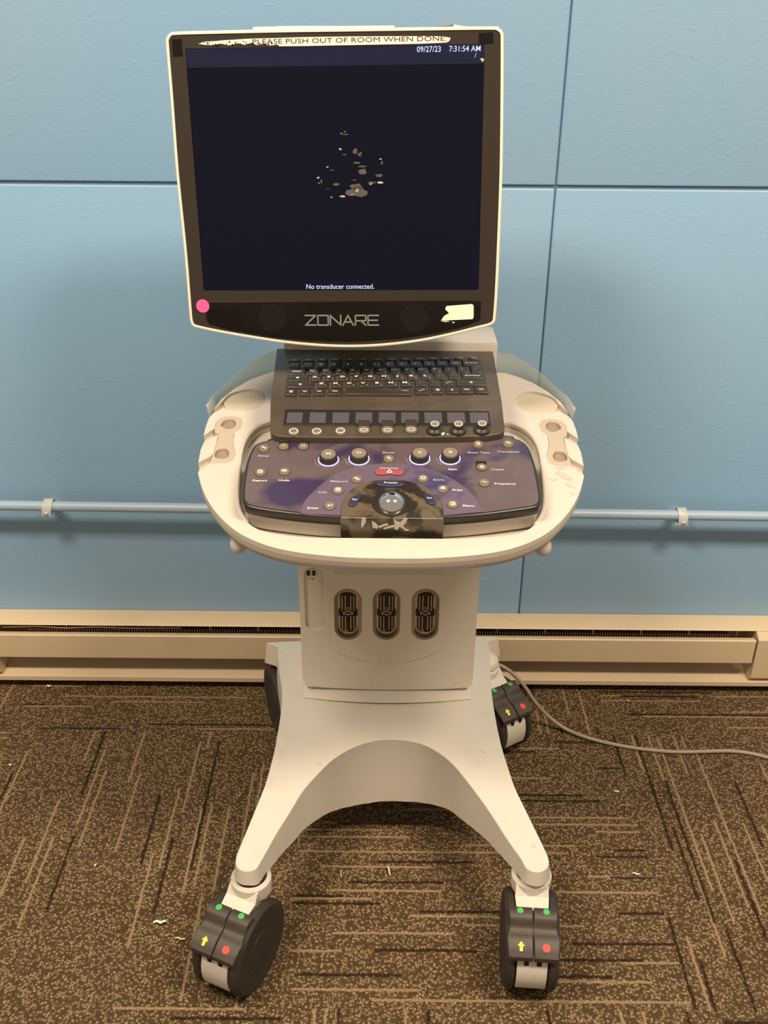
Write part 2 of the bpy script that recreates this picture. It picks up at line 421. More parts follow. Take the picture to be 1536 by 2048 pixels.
# scraps on the carpet
FF = Frame((0, 0, 0), (1, 0, 0), (0, 1, 0))
def scrap(px, py, L, w, rz, mt, label, catg='paper scrap', curl=.002, name='paper_scrap'):
    u, v = FF.uv(px, py); mb = MB(); n = 9; lo = []
    for i in range(n):
        s_ = (i/(n-1)-.5)*L; yy = math.sin(i*.9)*w*.5; zz = .004+curl*abs(math.sin(i*.7)); ww = w*(.55+.45*math.sin(math.pi*(i+.6)/(n+.2)))
        lo.append([(s_, yy-ww, zz), (s_, yy+ww, zz+.0005), (s_, yy+ww, zz+.0013), (s_, yy-ww, zz+.0008)])
    mb.loft(lo, mt); o = mb.build(name, None, Matrix.Translation((u, v, 0)) @ Matrix.Rotation(rz, 4, 'Z')); tag(o, label, catg); return o
scrap(320, 1849, .020, .0020, .1, M_paper, 'cream wavy paper scrap on the carpet left of the front left caster', curl=.003)
scrap(361, 1882, .016, .0011, -.15, M_scrap, 'thin orange-tan sliver on the carpet beside the front left caster')
scrap(778, 1746, .020, .0014, 1.85, M_scrap, 'narrow tan sliver lying on the carpet between the front casters')
scrap(682, 1752, .013, .0006, 1.75, M_paper, 'faint pale thread scrap on the carpet under the arch of the base', 'thread')
scrap(1271, 1752, .012, .0009, -.25, M_paper, 'small pale scrap on the carpet right of the front right caster')
scrap(1233, 1587, .009, .0014, .0, M_paper, 'tiny white fleck on the carpet below the cable')
scrap(98, 1376, .009, .0022, .0, M_paper, 'small white crumb at the foot of the heater on the left', 'crumb', name='crumb')
scrap(1255, 1405, .005, .0018, .0, M_yellow, 'tiny yellowish crumb at the foot of the heater on the right', 'crumb', name='crumb')
scrap(191, 1735, .004, .0013, .0, M_paper, 'tiny white speck on the carpet at far left centre', 'crumb', name='crumb')
scrap(21, 1534, .006, .0016, .0, M_paper, 'tiny white speck on the carpet near the left photo edge', 'crumb', name='crumb')

# ================================================================== the ultrasound machine
U = thing('ultrasound_machine', (XC, 1.27, 0), 'white wheeled ultrasound machine with black monitor and purple panel by blue wall', 'ultrasound machine')

# ---- base
def ztop(y):
    P = [(.90, .182), (1.0, .195), (1.25, .224), (1.40, .216), (1.55, .198), (1.7, .19)]
    for (a, za), (b_, zb) in zip(P, P[1:]):
        if y <= b_: q = (y-a)/(b_-a); q = q if y > .9 else 0; return za+(zb-za)*q
    return .19
def onbase(x, y):
    z = .21
    for _ in range(25):
        f_ = Frame((XC, 0, z), (1, 0, 0), (0, 1, 0)); u, v = f_.uv(x, y); z = .5*z+.5*ztop(v)
    return (u, v)
outL = [(566, 1283), (556, 1294), (557, 1330), (564, 1385), (561, 1430), (553, 1480), (543, 1525), (530, 1570), (513, 1613), (497, 1652), (480, 1693), (472, 1715), (473, 1732), (484, 1741), (500, 1742), (513, 1736), (524, 1719)]
inL = [(552.5, 1667.8), (580.7, 1623), (605, 1583), (633, 1550.7), (661.5, 1522.4), (690, 1503), (718, 1490), (750, 1481), (780, 1478.5)]
outR = [(964, 1273), (975, 1283), (979, 1300), (981, 1340), (983, 1380), (990, 1430), (1000, 1480), (1013, 1525), (1030, 1575), (1050, 1617), (1070, 1658), (1087, 1693), (1097, 1717), (1096, 1733), (1083, 1743), (1066, 1743), (1052, 1735), (1041, 1716)]
inR = [(1012.7, 1675.8), (984.4, 1631.4), (956, 1591), (928, 1554.7), (903.7, 1526.4), (877, 1505), (847, 1489), (815, 1481)]
pL = [onbase(*p) for p in outL+inL]; pR = [onbase(*p) for p in outR+inR]
top = pL+pR[::-1]; top = cat(ccw(top), 5, True); top = ccw(top)
def zbot(x, y):
    ax = abs(x)
    q = [(0, .086), (.03, .087), (.06, .094), (.085, .106), (.105, .119), (.125, .129), (.155, .149), (.175, .160), (.20, .166), (.3, .166)]
    for (a, za), (b_, zb) in zip(q, q[1:]):
        if ax <= b_: return (za+(zb-za)*(ax-a)/(b_-a)) if y < 1.30 else .150
    return .168
def rings(ds):
    out = []
    for d, kind, dz in ds:
        P = offs(top, -d) if d else top
        out.append([(p[0], p[1], (ztop(p[1])+dz) if kind == 't' else (zbot(*p)+dz)) for p in P])
    return out
mb = MB(); R_ = rings([(.001, 'b', .0), (-.0035, 'b', .003), (0, 't', -.0009), (.0009, 't', .0)])
mb.loft(R_, M_base, cap0=False, cap1=False)
# top and bottom caps through a triangle fill
for ring, flip in ((R_[-1], 0), (R_[0], 1)):
    bm = bmesh.new(); vs = [bm.verts.new(p) for p in ring]; es = [bm.edges.new((vs[i], vs[(i+1) % len(vs)])) for i in range(len(vs))]
    bmesh.ops.triangle_fill(bm, edges=es, use_beauty=True, normal=(0, 0, 1)); mb.bm(bm, M_base)
BASE = mb.build('base', U, Matrix.Translation((XC, 0, 0)), 24)
# scuffs on the base
def smear(fr, px, py, a, b_, rot, n, mt, name, par, lab=None, z=.0005, jit=.4):
    u, v = fr.uv(px, py); P = []
    nn = 16
    for i in range(nn):
        t_ = i/nn*2*math.pi; r_ = 1+random.uniform(-jit, jit)
        x, y = a*math.cos(t_)*r_, b_*math.sin(t_)*r_
        P.append((u+x*math.cos(rot)-y*math.sin(rot), v+x*math.sin(rot)+y*math.cos(rot)))
    m_ = MB(); m_.prism(P, z-.0004, z+.0002, mt); return m_

M_scuffb = mat('scuff_base', (.56, .51, .44), .55)
for q in ((638, 1527, .0045, .0040, 0, .12), (1068, 1690, .004, .0035, .9, .5), (965, 1503, .004, .0009, -.6, .4)):
    fb = Frame((XC, 0, .22), (1, 0, 0), (0, 1, 0)); u_, v_ = onbase(q[0], q[1]); z_ = ztop(v_); fb = Frame((XC, v_, z_), (1, 0, 0), (0, 1, (ztop(v_+.004)-ztop(v_-.004))/.008))
    smear(fb, q[0], q[1], q[2], q[3], q[4], 14, M_scuffb, '', None, z=.0005, jit=q[5]).build('scuff_mark', BASE, fb.M)
# column
def FCu(x, y): return FC.uv(x, y)
def FCu_(L_): return [FC.uv(*q) for q in L_]
mb = MB()
c0, c1 = -.1495, .1495
def colring(y0, y1, x0, x1, r): return rrect(x0, x1, y0, y1, r, 5)
lo = []
for z, g in ((.20, .0), (.70, .0)):
    lo.append([(x, y, z) for x, y in colring(1.376, 1.515, c0+.004, c1-.004, .012)])
mb.loft(lo, M_colm)
COLM = mb.build('column', U, Matrix.Translation((XC, 0, 0)))
# front plate with holes (frame FC: u right, v up, n towards camera)
bl = FCu(607, 1375); br = FCu(944, 1370)
bot = [( -.1490, .252), (-.1483, .241), (-.1450, .234), (-.1385, .2305), (-.10, .2275), (-.05, .2255), (0, .2245), (.05, .2255), (.10, .2275), (.1385, .2305), (.1450, .234), (.1483, .241), (.1490, .252)]
outer = [(-.1495, .66)]+bot+[(.1495, .66)]
cons = []
for px in (696, 773, 850.5): u, v = FCu(px, 1227.5); cons.append((u, v))
gu0, gv0 = FCu(607, 1139); gu1, gv1 = FCu(649, 1259)
holes = [stadium(u, v, .045, .101) for u, v in cons]
groove = rrect(gu0, gu1, gv1, gv0+.004, .014, 6)
mb = MB(); mb.plate(outer, holes+[groove], -.008, .002, M_colm)
# soft edge
PL = mb.build('front_plate', COLM, FC.M, 30)
mb = MB(); mb.prism(groove, -.0075, -.0035, M_colm); g_ = mb.build('usb_recess', PL, FC.M)
mb = MB()
for px in (616.5, 627.5):
    u, v = FCu(px, 1146.5); mb.box(u-.0034, u+.0034, v-.006, v+.006, -.0035, -.0012, M_legend, .0004); mb.box(u-.0028, u+.0028, v-.0053, v+.0048, -.0012, -.0008, M_dark)
u, v = FCu(622, 1160); mb.box(u-.004, u+.004, v-.0003, v+.0003, -.0035, -.0031, M_dark); mb.disc((u+.004, v), .0012, -.0035, .0004, M_dark)
mb.build('usb_port', PL, FC.M, label='pair of small black usb sockets')
for u, v in cons:
    mb = MB(); w, h = .0448, .1008
    rings_ = []
    for d, z in ((0, .0005), (.0, .0035), (.0012, .0042), (.0042, .0036), (.0048, -.003), (.0052, -.009)):
        rings_.append([(x, y, z) for x, y in stadium(u, v, w-2*d, h-2*d)])
    mb.loft(rings_, M_bronze, False, False)
    c_ = mb.build('probe_connector', PL, FC.M, 30)
    mb = MB(); mb.prism(stadium(u, v, w-.010, h-.010), -.010, -.0065, M_dark)
    mb.prism(rrect(u-.0130, u+.0130, v-.040, v+.041, .010), -.0085, -.004, M_dark)
    mb.prism(rrect(u-.0155, u+.0155, v-.007, v+.006, .002), -.0085, -.0038, M_dark)
    for sx in (-.0098, -.0045, .0045, .0098):
        for y0, y1 in ((.004, .034), (-.035, -.007)): mb.box(u+sx-.0009, u+sx+.0009, v+y0, v+y1, -.004, -.0028, M_gold)
    P = [(u-.008, v-.0035), (u-.008, v+.0015), (u-.003, v+.0015), (u-.002, v+.004), (u+.002, v+.004), (u+.003, v+.0015), (u+.008, v+.0015), (u+.008, v-.0035), (u+.003, v-.0035), (u, v-.0055), (u-.003, v-.0035)]
    mb.plate(P, [[(u+(x-u)*.78, v-.0008+(y-v+.0008)*.62) for x, y in P]], -.0038, -.003, M_silver)
    for cx, cy, rr in ((u, v+.009, .0028), (u-.004, v-.037, .0028)):
        mb.plate(ell(cx, cy, rr, rr, 16), [ell(cx, cy, rr*.6, rr*.6, 16)], -.0038, -.0028, M_silver if cy < v else M_gold)
    mb.build('pin_block', c_, FC.M)
vt = FCu(775, 1165)[1]; P = cat(FCu_([(888, 1170), (889, 1280), (864, 1305), (822, 1318), (775, 1322), (728, 1318), (688, 1307), (663, 1284), (661, 1172)]), 4)
mb = MB(); mb.plate(P, [stadium(u, v, .0458, .1018) for u, v in cons], .0015, .003, M_colm)
vb = min(p[1] for p in P); mb.v = [(x, y, .0012 if z < .002 else .0021+.0022*max(0, min(1, (vt-y)/(vt-vb)))) for x, y, z in mb.v]
mb.build('connector_surround', PL, FC.M, 30)
# two small cover tabs at the plate foot
for px, py in ((632, 1377), (917, 1372)):
    u, v = FCu(px, py); mb = MB()
    P = [(u-.008, v-.004), (u-.008, v+.004), (u-.004, v+.008), (u+.004, v+.008), (u+.008, v+.004), (u+.008, v-.004)]
    mb.tube([(x, y, .0019) for x, y in (P if px < 700 else P)], .0004, M_insert, 6); mb.build('cover_tab', PL, FC.M)
# step below the column on the base
mb = MB(); P = []
for i in range(21):
    x = -.146+.292*i/20; P.append((x, 1.352 - .012*(1-(x/.146)**2)))
P += [(.146, 1.40), (-.146, 1.40)]
mb.loft([[(x, y, z) for x, y in offs(ccw(P), d)] for d, z in ((-.012, .205), (-.010, .2150), (.000, .2180), (.0016, .2195), (.0010, .2212), (-.003, .2222))], M_base); mb.build('column_foot', COLM, Matrix.Translation((XC, 0, 0)), 45)
# neck lever under the tray
mb = MB(); u0, v0 = upright(1.14).uv(666, 1139); u1, v1 = upright(1.14).uv(890, 1137)
mb.box(XC+u0, XC+u1, 1.13, 1.16, v0-.003, v0+.006, M_colm, .002)
mb.box(XC-.06, XC+.06, 1.15, 1.40, .655, .70, M_colm, .006)
mb.build('release_lever', U, Matrix(), label='grey lever bar under the tray')

# rear side brackets on the base
for px, py, s_ in ((554, 1322, -1), (987, 1320, 1)):
    mb = MB(); xx = XC+s_*(.172 if s_ < 0 else .176)
    mb.box(xx-.014, xx+.014, 1.47, 1.53, .140, .188, M_base, .013, 4)
    mb.build('caster_housing', BASE, Matrix())

# ---- casters
def caster(x, y, zc, ang, R=.070, dome=False):
    M = Matrix.Translation((x, y, 0)) @ Matrix.Rotation(ang, 4, 'Z')
    # local: forward (pedal side) is -Y
    m_ = MB(); cs = .042
    m_.lathe([(.016, zc-.02), (.029, zc-.034), (.0298, zc-.026), (.0298, zc-.012), (.0265, zc-.0085), (.024, zc-.0085)], M_base, seg=28)
    m_.lathe([(.0235, zc-.0088), (.0235, zc-.0030)], M_dark, seg=28)
    if dome: m_.lathe([(.0275, zc-.006), (.0275, zc+.004), (.022, zc+.011), (.010, zc+.014)], M_base, seg=28)
    hw = .0215
    def strip(a0, a1, r0, r1, w, n=14, mt=M_base):
        lo_ = []
        for i in range(n+1):
            a = math.radians(a0+(a1-a0)*i/n); c_, s2 = math.cos(a), math.sin(a)
            lo_.append([(sx*w, -(cs+rr*c_), R+rr*s2) for sx, rr in ((-1, r1), (1, r1), (1, r0), (-1, r0))])
        m_.loft(lo_, mt)
    strip(128, -22, .020, R*.985, hw)
    # bridge from collar down to the wheel crown
    m_.loft([[(sx*w, yy, zz) for sx, yy, zz in ((-1, yb, z_), (1, yb, z_), (1, yf, z_), (-1, yf, z_))] for z_, w, yb, yf in
             ((R+.05, hw, .02, -.075), (R+.066, hw, .02, -.066), (zc-.026, hw+.003, .018, -.030), (zc-.014, hw+.002, .016, -.022))], M_base)
    # clips below the pedals
    for sx in (-.0085, .0095):
        for a in (24,):
            a = math.radians(a); yy, zz = -(cs+R*1.0*math.cos(a)), R+R*1.0*math.sin(a)
            m_.box(sx-.0032, sx+.0032, yy-.001, yy+.02, zz-.016, zz+.004, M_dark)
    fk = m_.build('caster_fork', U, M, 40)
    for sx in (-1, 1):
        w_ = MB(); x0, x1 = sx*.0235, sx*.0385
        prof = [(.03, x0), (R-.004, x0), (R, x0+sx*.003), (R, x1-sx*.005), (R-.0045, x1), (R-.012, x1+sx*.0008), (R-.016, x1-sx*.0005), (.030, x1-sx*.002), (.0295, x1-sx*.0012), (.0005, x1-sx*.001)]
        w_.lathe(prof, M_tyre, (0, -cs, R), 48, 'x')
        w_.build('wheel', fk, M, 30)
    for sx in (-1, 1):
        p_ = MB(); a, b_ = (sx*.0008, sx*.0345); x0, x1 = min(a, b_), max(a, b_)
        pr = cat([(-.052, .1475), (-.060, .1475), (-.069, .1435), (-.076, .1345), (-.083, .1310), (-.091, .1290), (-.102, .1235), (-.112, .1160)], 4)
        lo_ = []; n = len(pr)
        for i, (yy, zz) in enumerate(pr):
            q = i/(n-1); flare = .001*math.cos(q*9)+(.0015 if q > .6 else 0)
            xa, xb = (x0-(flare if sx < 0 else 0), x1+(flare if sx > 0 else 0))
            th = .0075
            lo_.append([(xa, yy, zz-th), (xb, yy, zz-th), (xb, yy, zz-.001), (xb-.001, yy, zz), (xa+.001, yy, zz), (xa, yy, zz-.001)])
        p_.loft(lo_, M_pedal)
        def deck(q):   # point + slope on the pedal surface
            i = min(int(q*(n-1)), n-2); y0, z0 = pr[i]; y1, z1 = pr[i+1]
            V_ = Vector((0, y0-y1, z0-z1)).normalized(); return Vector((0, (y0+y1)/2, (z0+z1)/2)), V_
        def on(q, xx):
            o, V_ = deck(q); fr_ = Frame((xx, o.y, o.z), (1, 0, 0), V_); return fr_.M
        xm = (x0+x1)/2
        g1 = MB().disc((0, 0), .0047, .0, .0007, M_green, 20); p_.merge(g1, on(.14, xm+sx*.001+.0))
        if sx < 0:
            A = [(-.0022, -.006), (.0022, -.006), (.0022, .001), (.0052, .001), (0, .0072), (-.0052, .001), (-.0022, .001)]
            g1 = MB().prism(A, 0, .0007, M_yellow)
        else: g1 = MB().disc((0, 0), .0056, 0, .0007, M_red, 20)
        p_.merge(g1, on(.83, xm))
        for q in (.04, .08, .20, .25, .62, .68, .92, .97):
            o, V_ = deck(q); p_.merge(MB().box(x0+.001, x1-.001, -.0003, .0003, 0, .0003, M_pedal), on(q, 0))
        p_.build('brake_pedal', fk, M, 30, 'black pedal with green dot and yellow arrow' if sx < 0 else 'black pedal with green dot and red dot')
    return fk
lp = onbase(503, 1728); rp = onbase(1070, 1728)
caster(XC+lp[0]-.004, lp[1]+.010, .170, math.radians(-24))
caster(XC+rp[0]+.000, rp[1]+.016, .170, math.radians(-4))
caster(.196, 1.525, .172, math.radians(32), dome=True)
caster(-.168, 1.50, .172, math.radians(-160))

# ---- tray deck
half = [(0, 0)]
frontL = [(775, 1117), (700, 1115), (620, 1108), (560, 1098), (515, 1084), (475, 1064), (443, 1037), (420, 1008), (405, 978), (397, 950)]
dk_up = [(399, 907), (402, 896)]
oF = cat(FD.pts(frontL), 5)
def O(*L): return FD.pts(L)
# slots: small, small, large
cS1 = FD.uv(443, 906); cS2 = FD.uv(458.5, 847); cB = FD.uv(489.5, 800)
def arc(c, a, b_, t0, t1, n=16, rot=0):
    out = []
    for i in range(n+1):
        t_ = math.radians(t0+(t1-t0)*i/n); x, y = a*math.cos(t_), b_*math.sin(t_)
        out.append((c[0]+x*math.cos(rot)-y*math.sin(rot), c[1]+x*math.sin(rot)+y*math.cos(rot)))
    return out
rS = .0098*1.02; 
notch1 = O((396, 943))+O((399, 924))
outerL = oF+O((396, 940), (401, 900), (407, 884), (411, 855), (418, 836), (428, 820), (443, 798), (468, 778), (497, 761), (528, 749), (552, 742), (600, 735))
outline_lo = outerL+[(-x, y) for x, y in outerL[::-1]][1:]
slotL = oF+O((396, 943), (420, 927))+arc(cS1, .0103, .0118, 250, 520, 16)[0:0]
# upper slab outline with slots and holes cut through to the edge
dog = O((420, 927), (437, 926.5), (455, 925), (467, 920), (472.5, 908), (468, 896), (466.5, 880), (469, 866), (481, 858), (485.5, 845), (481, 836), (466, 832.5), (450, 834), (438, 839), (431, 847), (429, 857), (430, 866), (436.5, 868.5), (432, 890), (427, 906), (424, 912))
upL = oF+O((396, 944), (420, 927))+O((437, 926.5), (455, 925), (467, 920), (472.5, 908), (468, 896), (466.5, 880), (469, 866), (481, 858), (485.5, 845), (481, 836), (466, 832.5), (450, 834), (438, 839), (431, 847), (429, 857))
upL += O((407.5, 871), (411, 855), (418, 836), (427, 826), (447.5, 816))
big = arc(cB, .0335, .0335, 200, 520, 26)
bigpx = [(455, 818), (470, 821.5), (489, 822), (508, 819), (522, 813), (530.5, 803), (531, 791), (524, 783), (508, 778.5), (490, 779), (470, 784), (455, 791), (447, 800)]
upL += cat(FD.pts(bigpx), 3)+O((428, 818), (443, 798), (468, 778), (497, 761), (528, 749), (552, 742), (600, 735))
tooth = O((396.5, 925), (421, 912), (427, 906), (432, 890), (436.5, 868.5), (408, 883), (401, 899))   # separate tooth between the two slots
def clean(P, d=1e-4):
    out = [P[0]]
    for p in P[1:]:
        if (Vector(p)-Vector(out[-1])).length > d: out.append(p)
    return out
upper = clean(upL+[(-x, y) for x, y in upL[::-1]][1:])
well = [(690, 1076), (620, 1075), (565, 1070), (522, 1061), (494, 1044), (481, 1020), (477, 990), (480, 940), (487, 895), (500, 868), (520, 851), (545, 842)]
wL = cat(FD.pts(well), 4)
wellp = clean(wL+[(wL[-1][0]+.022, wL[-1][1]+.001), (wL[-1][0]+.025, wL[-1][1]+.03)]+[(-wL[-1][0]-.025, wL[-1][1]+.03), (-wL[-1][0]-.022, wL[-1][1]+.001)]+[(-x, y) for x, y in wL[::-1]])
mb = MB(); mb.plate(upper, [wellp], -.007, 0, M_white)
# rolled outer lip and underside
lo = []
lo_pts = ccw(clean(outline_lo))
for d, z in ((.030, -.0275), (.012, -.0265), (.004, -.022), (.0005, -.015), (0.0002, -.0075)):
    lo.append([(p[0], p[1], z) for p in offs(lo_pts, -d)])
TRAY = mb.build('tray', U, FD.M, 40)
mb = MB(); mb.loft(lo, M_white, True, False)
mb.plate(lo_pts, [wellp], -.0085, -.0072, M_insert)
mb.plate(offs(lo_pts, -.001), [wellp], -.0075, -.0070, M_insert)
mb.build('tray_underside', TRAY, FD.M, 40)
mb = MB(); mb.prism(offs(ccw(wellp), .004), -.020, -.016, M_white); mb.loft([[(x, y, z) for x, y in ccw(wellp)] for z in (-.018, -.004)], M_white, False, False)
mb.build('tray_well', TRAY, FD.M, 40)
for s_ in (1, -1):
    f_ = (lambda P: [(s_*x, y) for x, y in P])
    mb = MB(); mb.prism(f_(tooth), -.0072, 0, M_white, .0008); mb.build('hook_tooth', TRAY, FD.M)
    # beige dog bone with two cable holes
    holes_ = []
    hp1 = FD.pts([(429, 908), (433, 900), (443, 896.5), (453, 897), (458, 903), (457, 911), (450, 916), (440, 916.5), (431, 914)])
    hp2 = FD.pts([(441, 849), (447, 841), (457, 838), (467, 838.5), (472, 844), (470, 852), (462, 857), (452, 856.5), (445, 853)])
    holes_ = [f_(cat(hp1, 3, True)), f_(cat(hp2, 3, True))]
    mb = MB(); mb.plate(f_(offs(ccw(cat(dog, 4, True)), -.0002)), holes_, -.006, -.0008, M_insert)
    mb.plate(f_(cat(dog, 4, True)), holes_, -.0072, -.006, M_insert)
    ins = mb.build('probe_holder_insert', TRAY, FD.M)
    for hh in holes_:
        mb = MB(); mb.prism(hh, -.0075, -.0058, M_hole); mb.build('cable_hole', ins, FD.M)
    mb = MB(); mb.prism(f_(cat(FD.pts(bigpx), 3, True)), -.0072, -.0040, M_cup); mb.build('gel_holder_pad', TRAY, FD.M)
    # raised bead along the well
    bead = cat(FD.pts([(494, 1044), (479, 1020), (474, 990), (477, 940), (484, 893), (497, 866), (518, 848), (545, 839)]), 5)
    mb = MB(); mb.tube([(s_*x, y, -.0015) for x, y in bead], .0028, M_white, 8); mb.build('well_bead', TRAY, FD.M)
    # bumper knobs under the rim
    fk_ = upright(1.075); u, v = fk_.uv(466, 1104); 
    mb = MB(); mb.lathe([(.002, -.007), (.008, -.0065), (.0105, -.002), (.0108, .004), (.010, .008), (.006, .016)], M_white, (s_*(abs(u)-.006), 1.085, v+.003), 20); mb.build('bumper_knob', TRAY, Matrix.Translation((XC, 0, 0)))

M_scuff = mat('scuff', (.47, .43, .365), .6); M_scuff2 = mat('scuff_grey', (.44, .385, .315), .6)
mb = smear(FD, 1128, 952, .016, .006, -.9, 14, M_scuff, '', None, z=.0003, jit=.5)
for q in ((1120, 935, .007, .004, .3), (1141, 972, .004, .006, .5), (1108, 960, .006, .003, .2), (1146, 988, .002, .003, .4)): mb.merge(smear(FD, *q[:4], q[4], 14, M_scuff, '', None, z=.0003, jit=.5))
mb.build('scuff_mark', TRAY, FD.M, label='grey scuffs on the right side of the tray')['kind'] = 'stuff'
# ---- control panel body
pt = [(505, 893), (516, 884), (535, 879), (560, 874), (775, 866), (1000, 868), (1030, 875), (1047, 882), (1060, 897), (1070, 925), (1078, 958), (1083, 990), (1082, 1004), (1072, 1013), (1030, 1020), (960, 1029), (888, 1034), (780, 1037), (682, 1034), (620, 1030), (550, 1022), (500, 1013), (486, 1004), (483, 988), (487, 950), (494, 918)]
pan = cat(FP.pts(pt), 4, True)
mb = MB(); mb.prism(pan, -.013, -.0006, M_black, .003)
PAN = mb.build('control_panel', U, FP.M, 40)
mb = MB(); mb.prism(offs(ccw(pan), -.0042), -.002, .0, M_pan, .0003); FILM = mb.build('purple_film', PAN, FP.M, label='purple printed film with greasy wipe marks')
mb = MB(); mb.prism(offs(ccw(pan), -.005), -.040, -.013, M_white, 0, .004); mb.build('panel_body', PAN, FP.M, 40)
# lighter arc around the trackball
arc_px = [(601, 1027), (608, 1005), (625, 985), (650, 963), (680, 945), (715, 934), (760, 928), (800, 928), (845, 935), (885, 948), (920, 968), (945, 990), (958, 1010), (963, 1024)]
a_ = cat(FP.pts(arc_px), 4)+FP.pts([(888, 1031), (780, 1034), (682, 1031)])
mb = MB(); mb.prism(a_, -.001, .0004, M_arc); mb.build('lilac_arc', PAN, FP.M, label='lighter purple arc printed around the trackball')
# pod
pod_top = [(681, 1036), (683, 1014), (692, 994), (708, 978), (732, 967), (760, 962.5), (785, 962), (812, 964), (838, 970), (862, 982), (878, 998), (885, 1014), (887, 1034)]
pt_ = cat(FP.pts(pod_top), 4); mb = MB()
vmin = min(p[1] for p in pt_); P = pt_+[(pt_[-1][0], vmin-.004), (pt_[0][0], vmin-.004)]
mb.prism(P, -.052, .0035, M_pod, .003); POD = mb.build('trackball_pod', PAN, FP.M, 50)
mb = MB()
u, v = FP.uv(783, 1011)
mb.lathe([(.0245, .003), (.0245, .0042), (.0225, .0046), (.0175, .0038), (.0165, .002)], M_black, (u, v, 0), 36)
mb.build('trackball_ring', POD, FP.M)
bm = bmesh.new(); bmesh.ops.create_uvsphere(bm, u_segments=40, v_segments=24, radius=.0180); mb = MB(); mb.bm(bm, M_chrome, Matrix.Translation((u, v, -.0002))); mb.build('trackball', POD, FP.M)
# torn glue on the pod's front
def blob(fr, pts, z, h, mt): return MB().prism(fr.pts(pts), z, z+h, mt)
podM = Matrix(); FPF = Frame(FP.M @ Vector((0, vmin-.004, 0)), (1, 0, 0), FP.N); 
mb = MB()
for L_ in ([(724, 1036), (731, 1036), (732, 1043), (728, 1050), (723, 1056), (722, 1046)], [(744, 1042), (751, 1046), (757, 1052), (754, 1057), (746, 1055), (744, 1049)], [(757, 1053), (766, 1049), (775, 1047), (777, 1050), (768, 1052), (758, 1056)],
           [(787, 1037), (793, 1043), (800, 1045), (810, 1036), (815, 1037), (812, 1045), (806, 1052), (812, 1058), (818, 1060), (812, 1062), (805, 1056), (799, 1053), (794, 1060), (788, 1056), (790, 1050)], [(766, 1056), (779, 1052), (789, 1050), (789, 1053), (778, 1056), (768, 1058)]):
    mb.merge(blob(FPF, L_, .0, .0006, M_resid))
mb.build('glue_residue', POD, FPF.M, label='white remains of a torn sticker')

# buttons and labels
def icon(mb, kind, z, s_=.0042):
    mt = M_legend
    def ln(x0, y0, x1, y1, w=.0005):
        d = Vector((x1-x0, y1-y0)); n_ = Vector((-d.y, d.x)).normalized()*w
        mb.prism([(x0+n_.x, y0+n_.y), (x1+n_.x, y1+n_.y), (x1-n_.x, y1-n_.y), (x0-n_.x, y0-n_.y)], z, z+.0003, mt)
    a = s_*.5
    if kind == 'page': ln(-a, -a, a, -a); ln(-a, -a, -a, a); ln(a, -a, a, a*.4); ln(-a, a, a*.4, a); ln(a*.4, a, a, a*.4); ln(-a*.5, 0, a*.5, 0)
    elif kind == 'grid': ln(-a, -a, a, -a); ln(-a, a, a, a, .0009); ln(-a, -a, -a, a); ln(a, -a, a, a); ln(-a, 0, a, 0, .0003); ln(0, -a, 0, a, .0003)
    elif kind == 'enter': ln(-a, -a*.3, a, -a*.3); ln(a, -a*.3, a, a*.6); ln(-a, -a*.3, -a*.3, a*.3); ln(-a, -a*.3, -a*.3, -a*.9)
    elif kind == 'wrench': ln(-a*.2, a*.2, a, -a*.8, .0009); ln(-a, a*.9, -a*.2, a*.2); ln(-a, 0, -a*.2, a*.2)
    elif kind == 'ruler': ln(-a, a*.8, a, -a*.4); ln(-a*1.1, a*.2, a*.9, -a); ln(-a, a*.8, -a*1.1, a*.2); ln(a, -a*.4, a*.9, -a)
    elif kind == 'undo': ln(-a, -a*.4, a, -a*.4); ln(-a, a*.6, a, a*.6); ln(a, -a*.4, a, a*.6); ln(-a, -a*.4, -a*1.4, a*.1); ln(-a*1.4, a*.1, -a, a*.6); ln(-a*.3, -a*.1, a*.3, a*.3); ln(-a*.3, a*.3, a*.3, -a*.1)
    elif kind == 'zoom': mb.plate(ell(a*-.2, a*.3, a*.7, a*.7, 12), [ell(a*-.2, a*.3, a*.4, a*.4, 12)], z, z+.0003, mt); ln(a*.3, -a*.2, a, -a*.9, .0007)
    elif kind == 'bag': ln(-a*.8, -a, a*.8, -a); ln(-a*.8, -a, -a*.5, a*.3); ln(a*.8, -a, a*.5, a*.3); ln(-a*.5, a*.3, -a*.3, a); ln(a*.5, a*.3, a*.3, a); ln(-a*.3, a, a*.3, a)
    elif kind == 'wave': ln(-a*1.2, a*.3, -a*.2, a*.3); ln(-a*.2, a*.3, 0, -a*.3); ln(0, -a*.1, a*1.2, -a*.1)
    elif kind == 'disk': ln(-a, -a*.8, a, -a*.8, .0009); ln(-a, a*.8, a, a*.8); ln(-a, -a*.8, -a, a*.8); ln(a, -a*.8, a, a*.8)
    elif kind == 'print': ln(-a*1.1, -a*.2, a*1.1, -a*.2, .0009); ln(-a*1.1, a*.3, a*1.1, a*.3); ln(-a*.5, a*.3, -a*.5, a); ln(a*.5, a*.3, a*.5, a); ln(-a*.5, a, a*.5, a)
    elif kind == 'menu': ln(-a, -a, a, -a); ln(-a, a, a, a); ln(-a, -a, -a, a); ln(a, -a, a, a); ln(0, -a, 0, a); ln(0, 0, a, 0, .0004)
    elif kind == 'probe': ln(-a, a*.6, a*.4, a*.2, .0009); ln(a*.4, a*.2, a, -a*.5, .0009)
    elif kind == 'tri': ln(-a, -a*.6, 0, a); ln(0, a, a, -a*.6); ln(-a, -a*.6, a, -a*.6); ln(0, -a*.6, 0, -a*1.2)
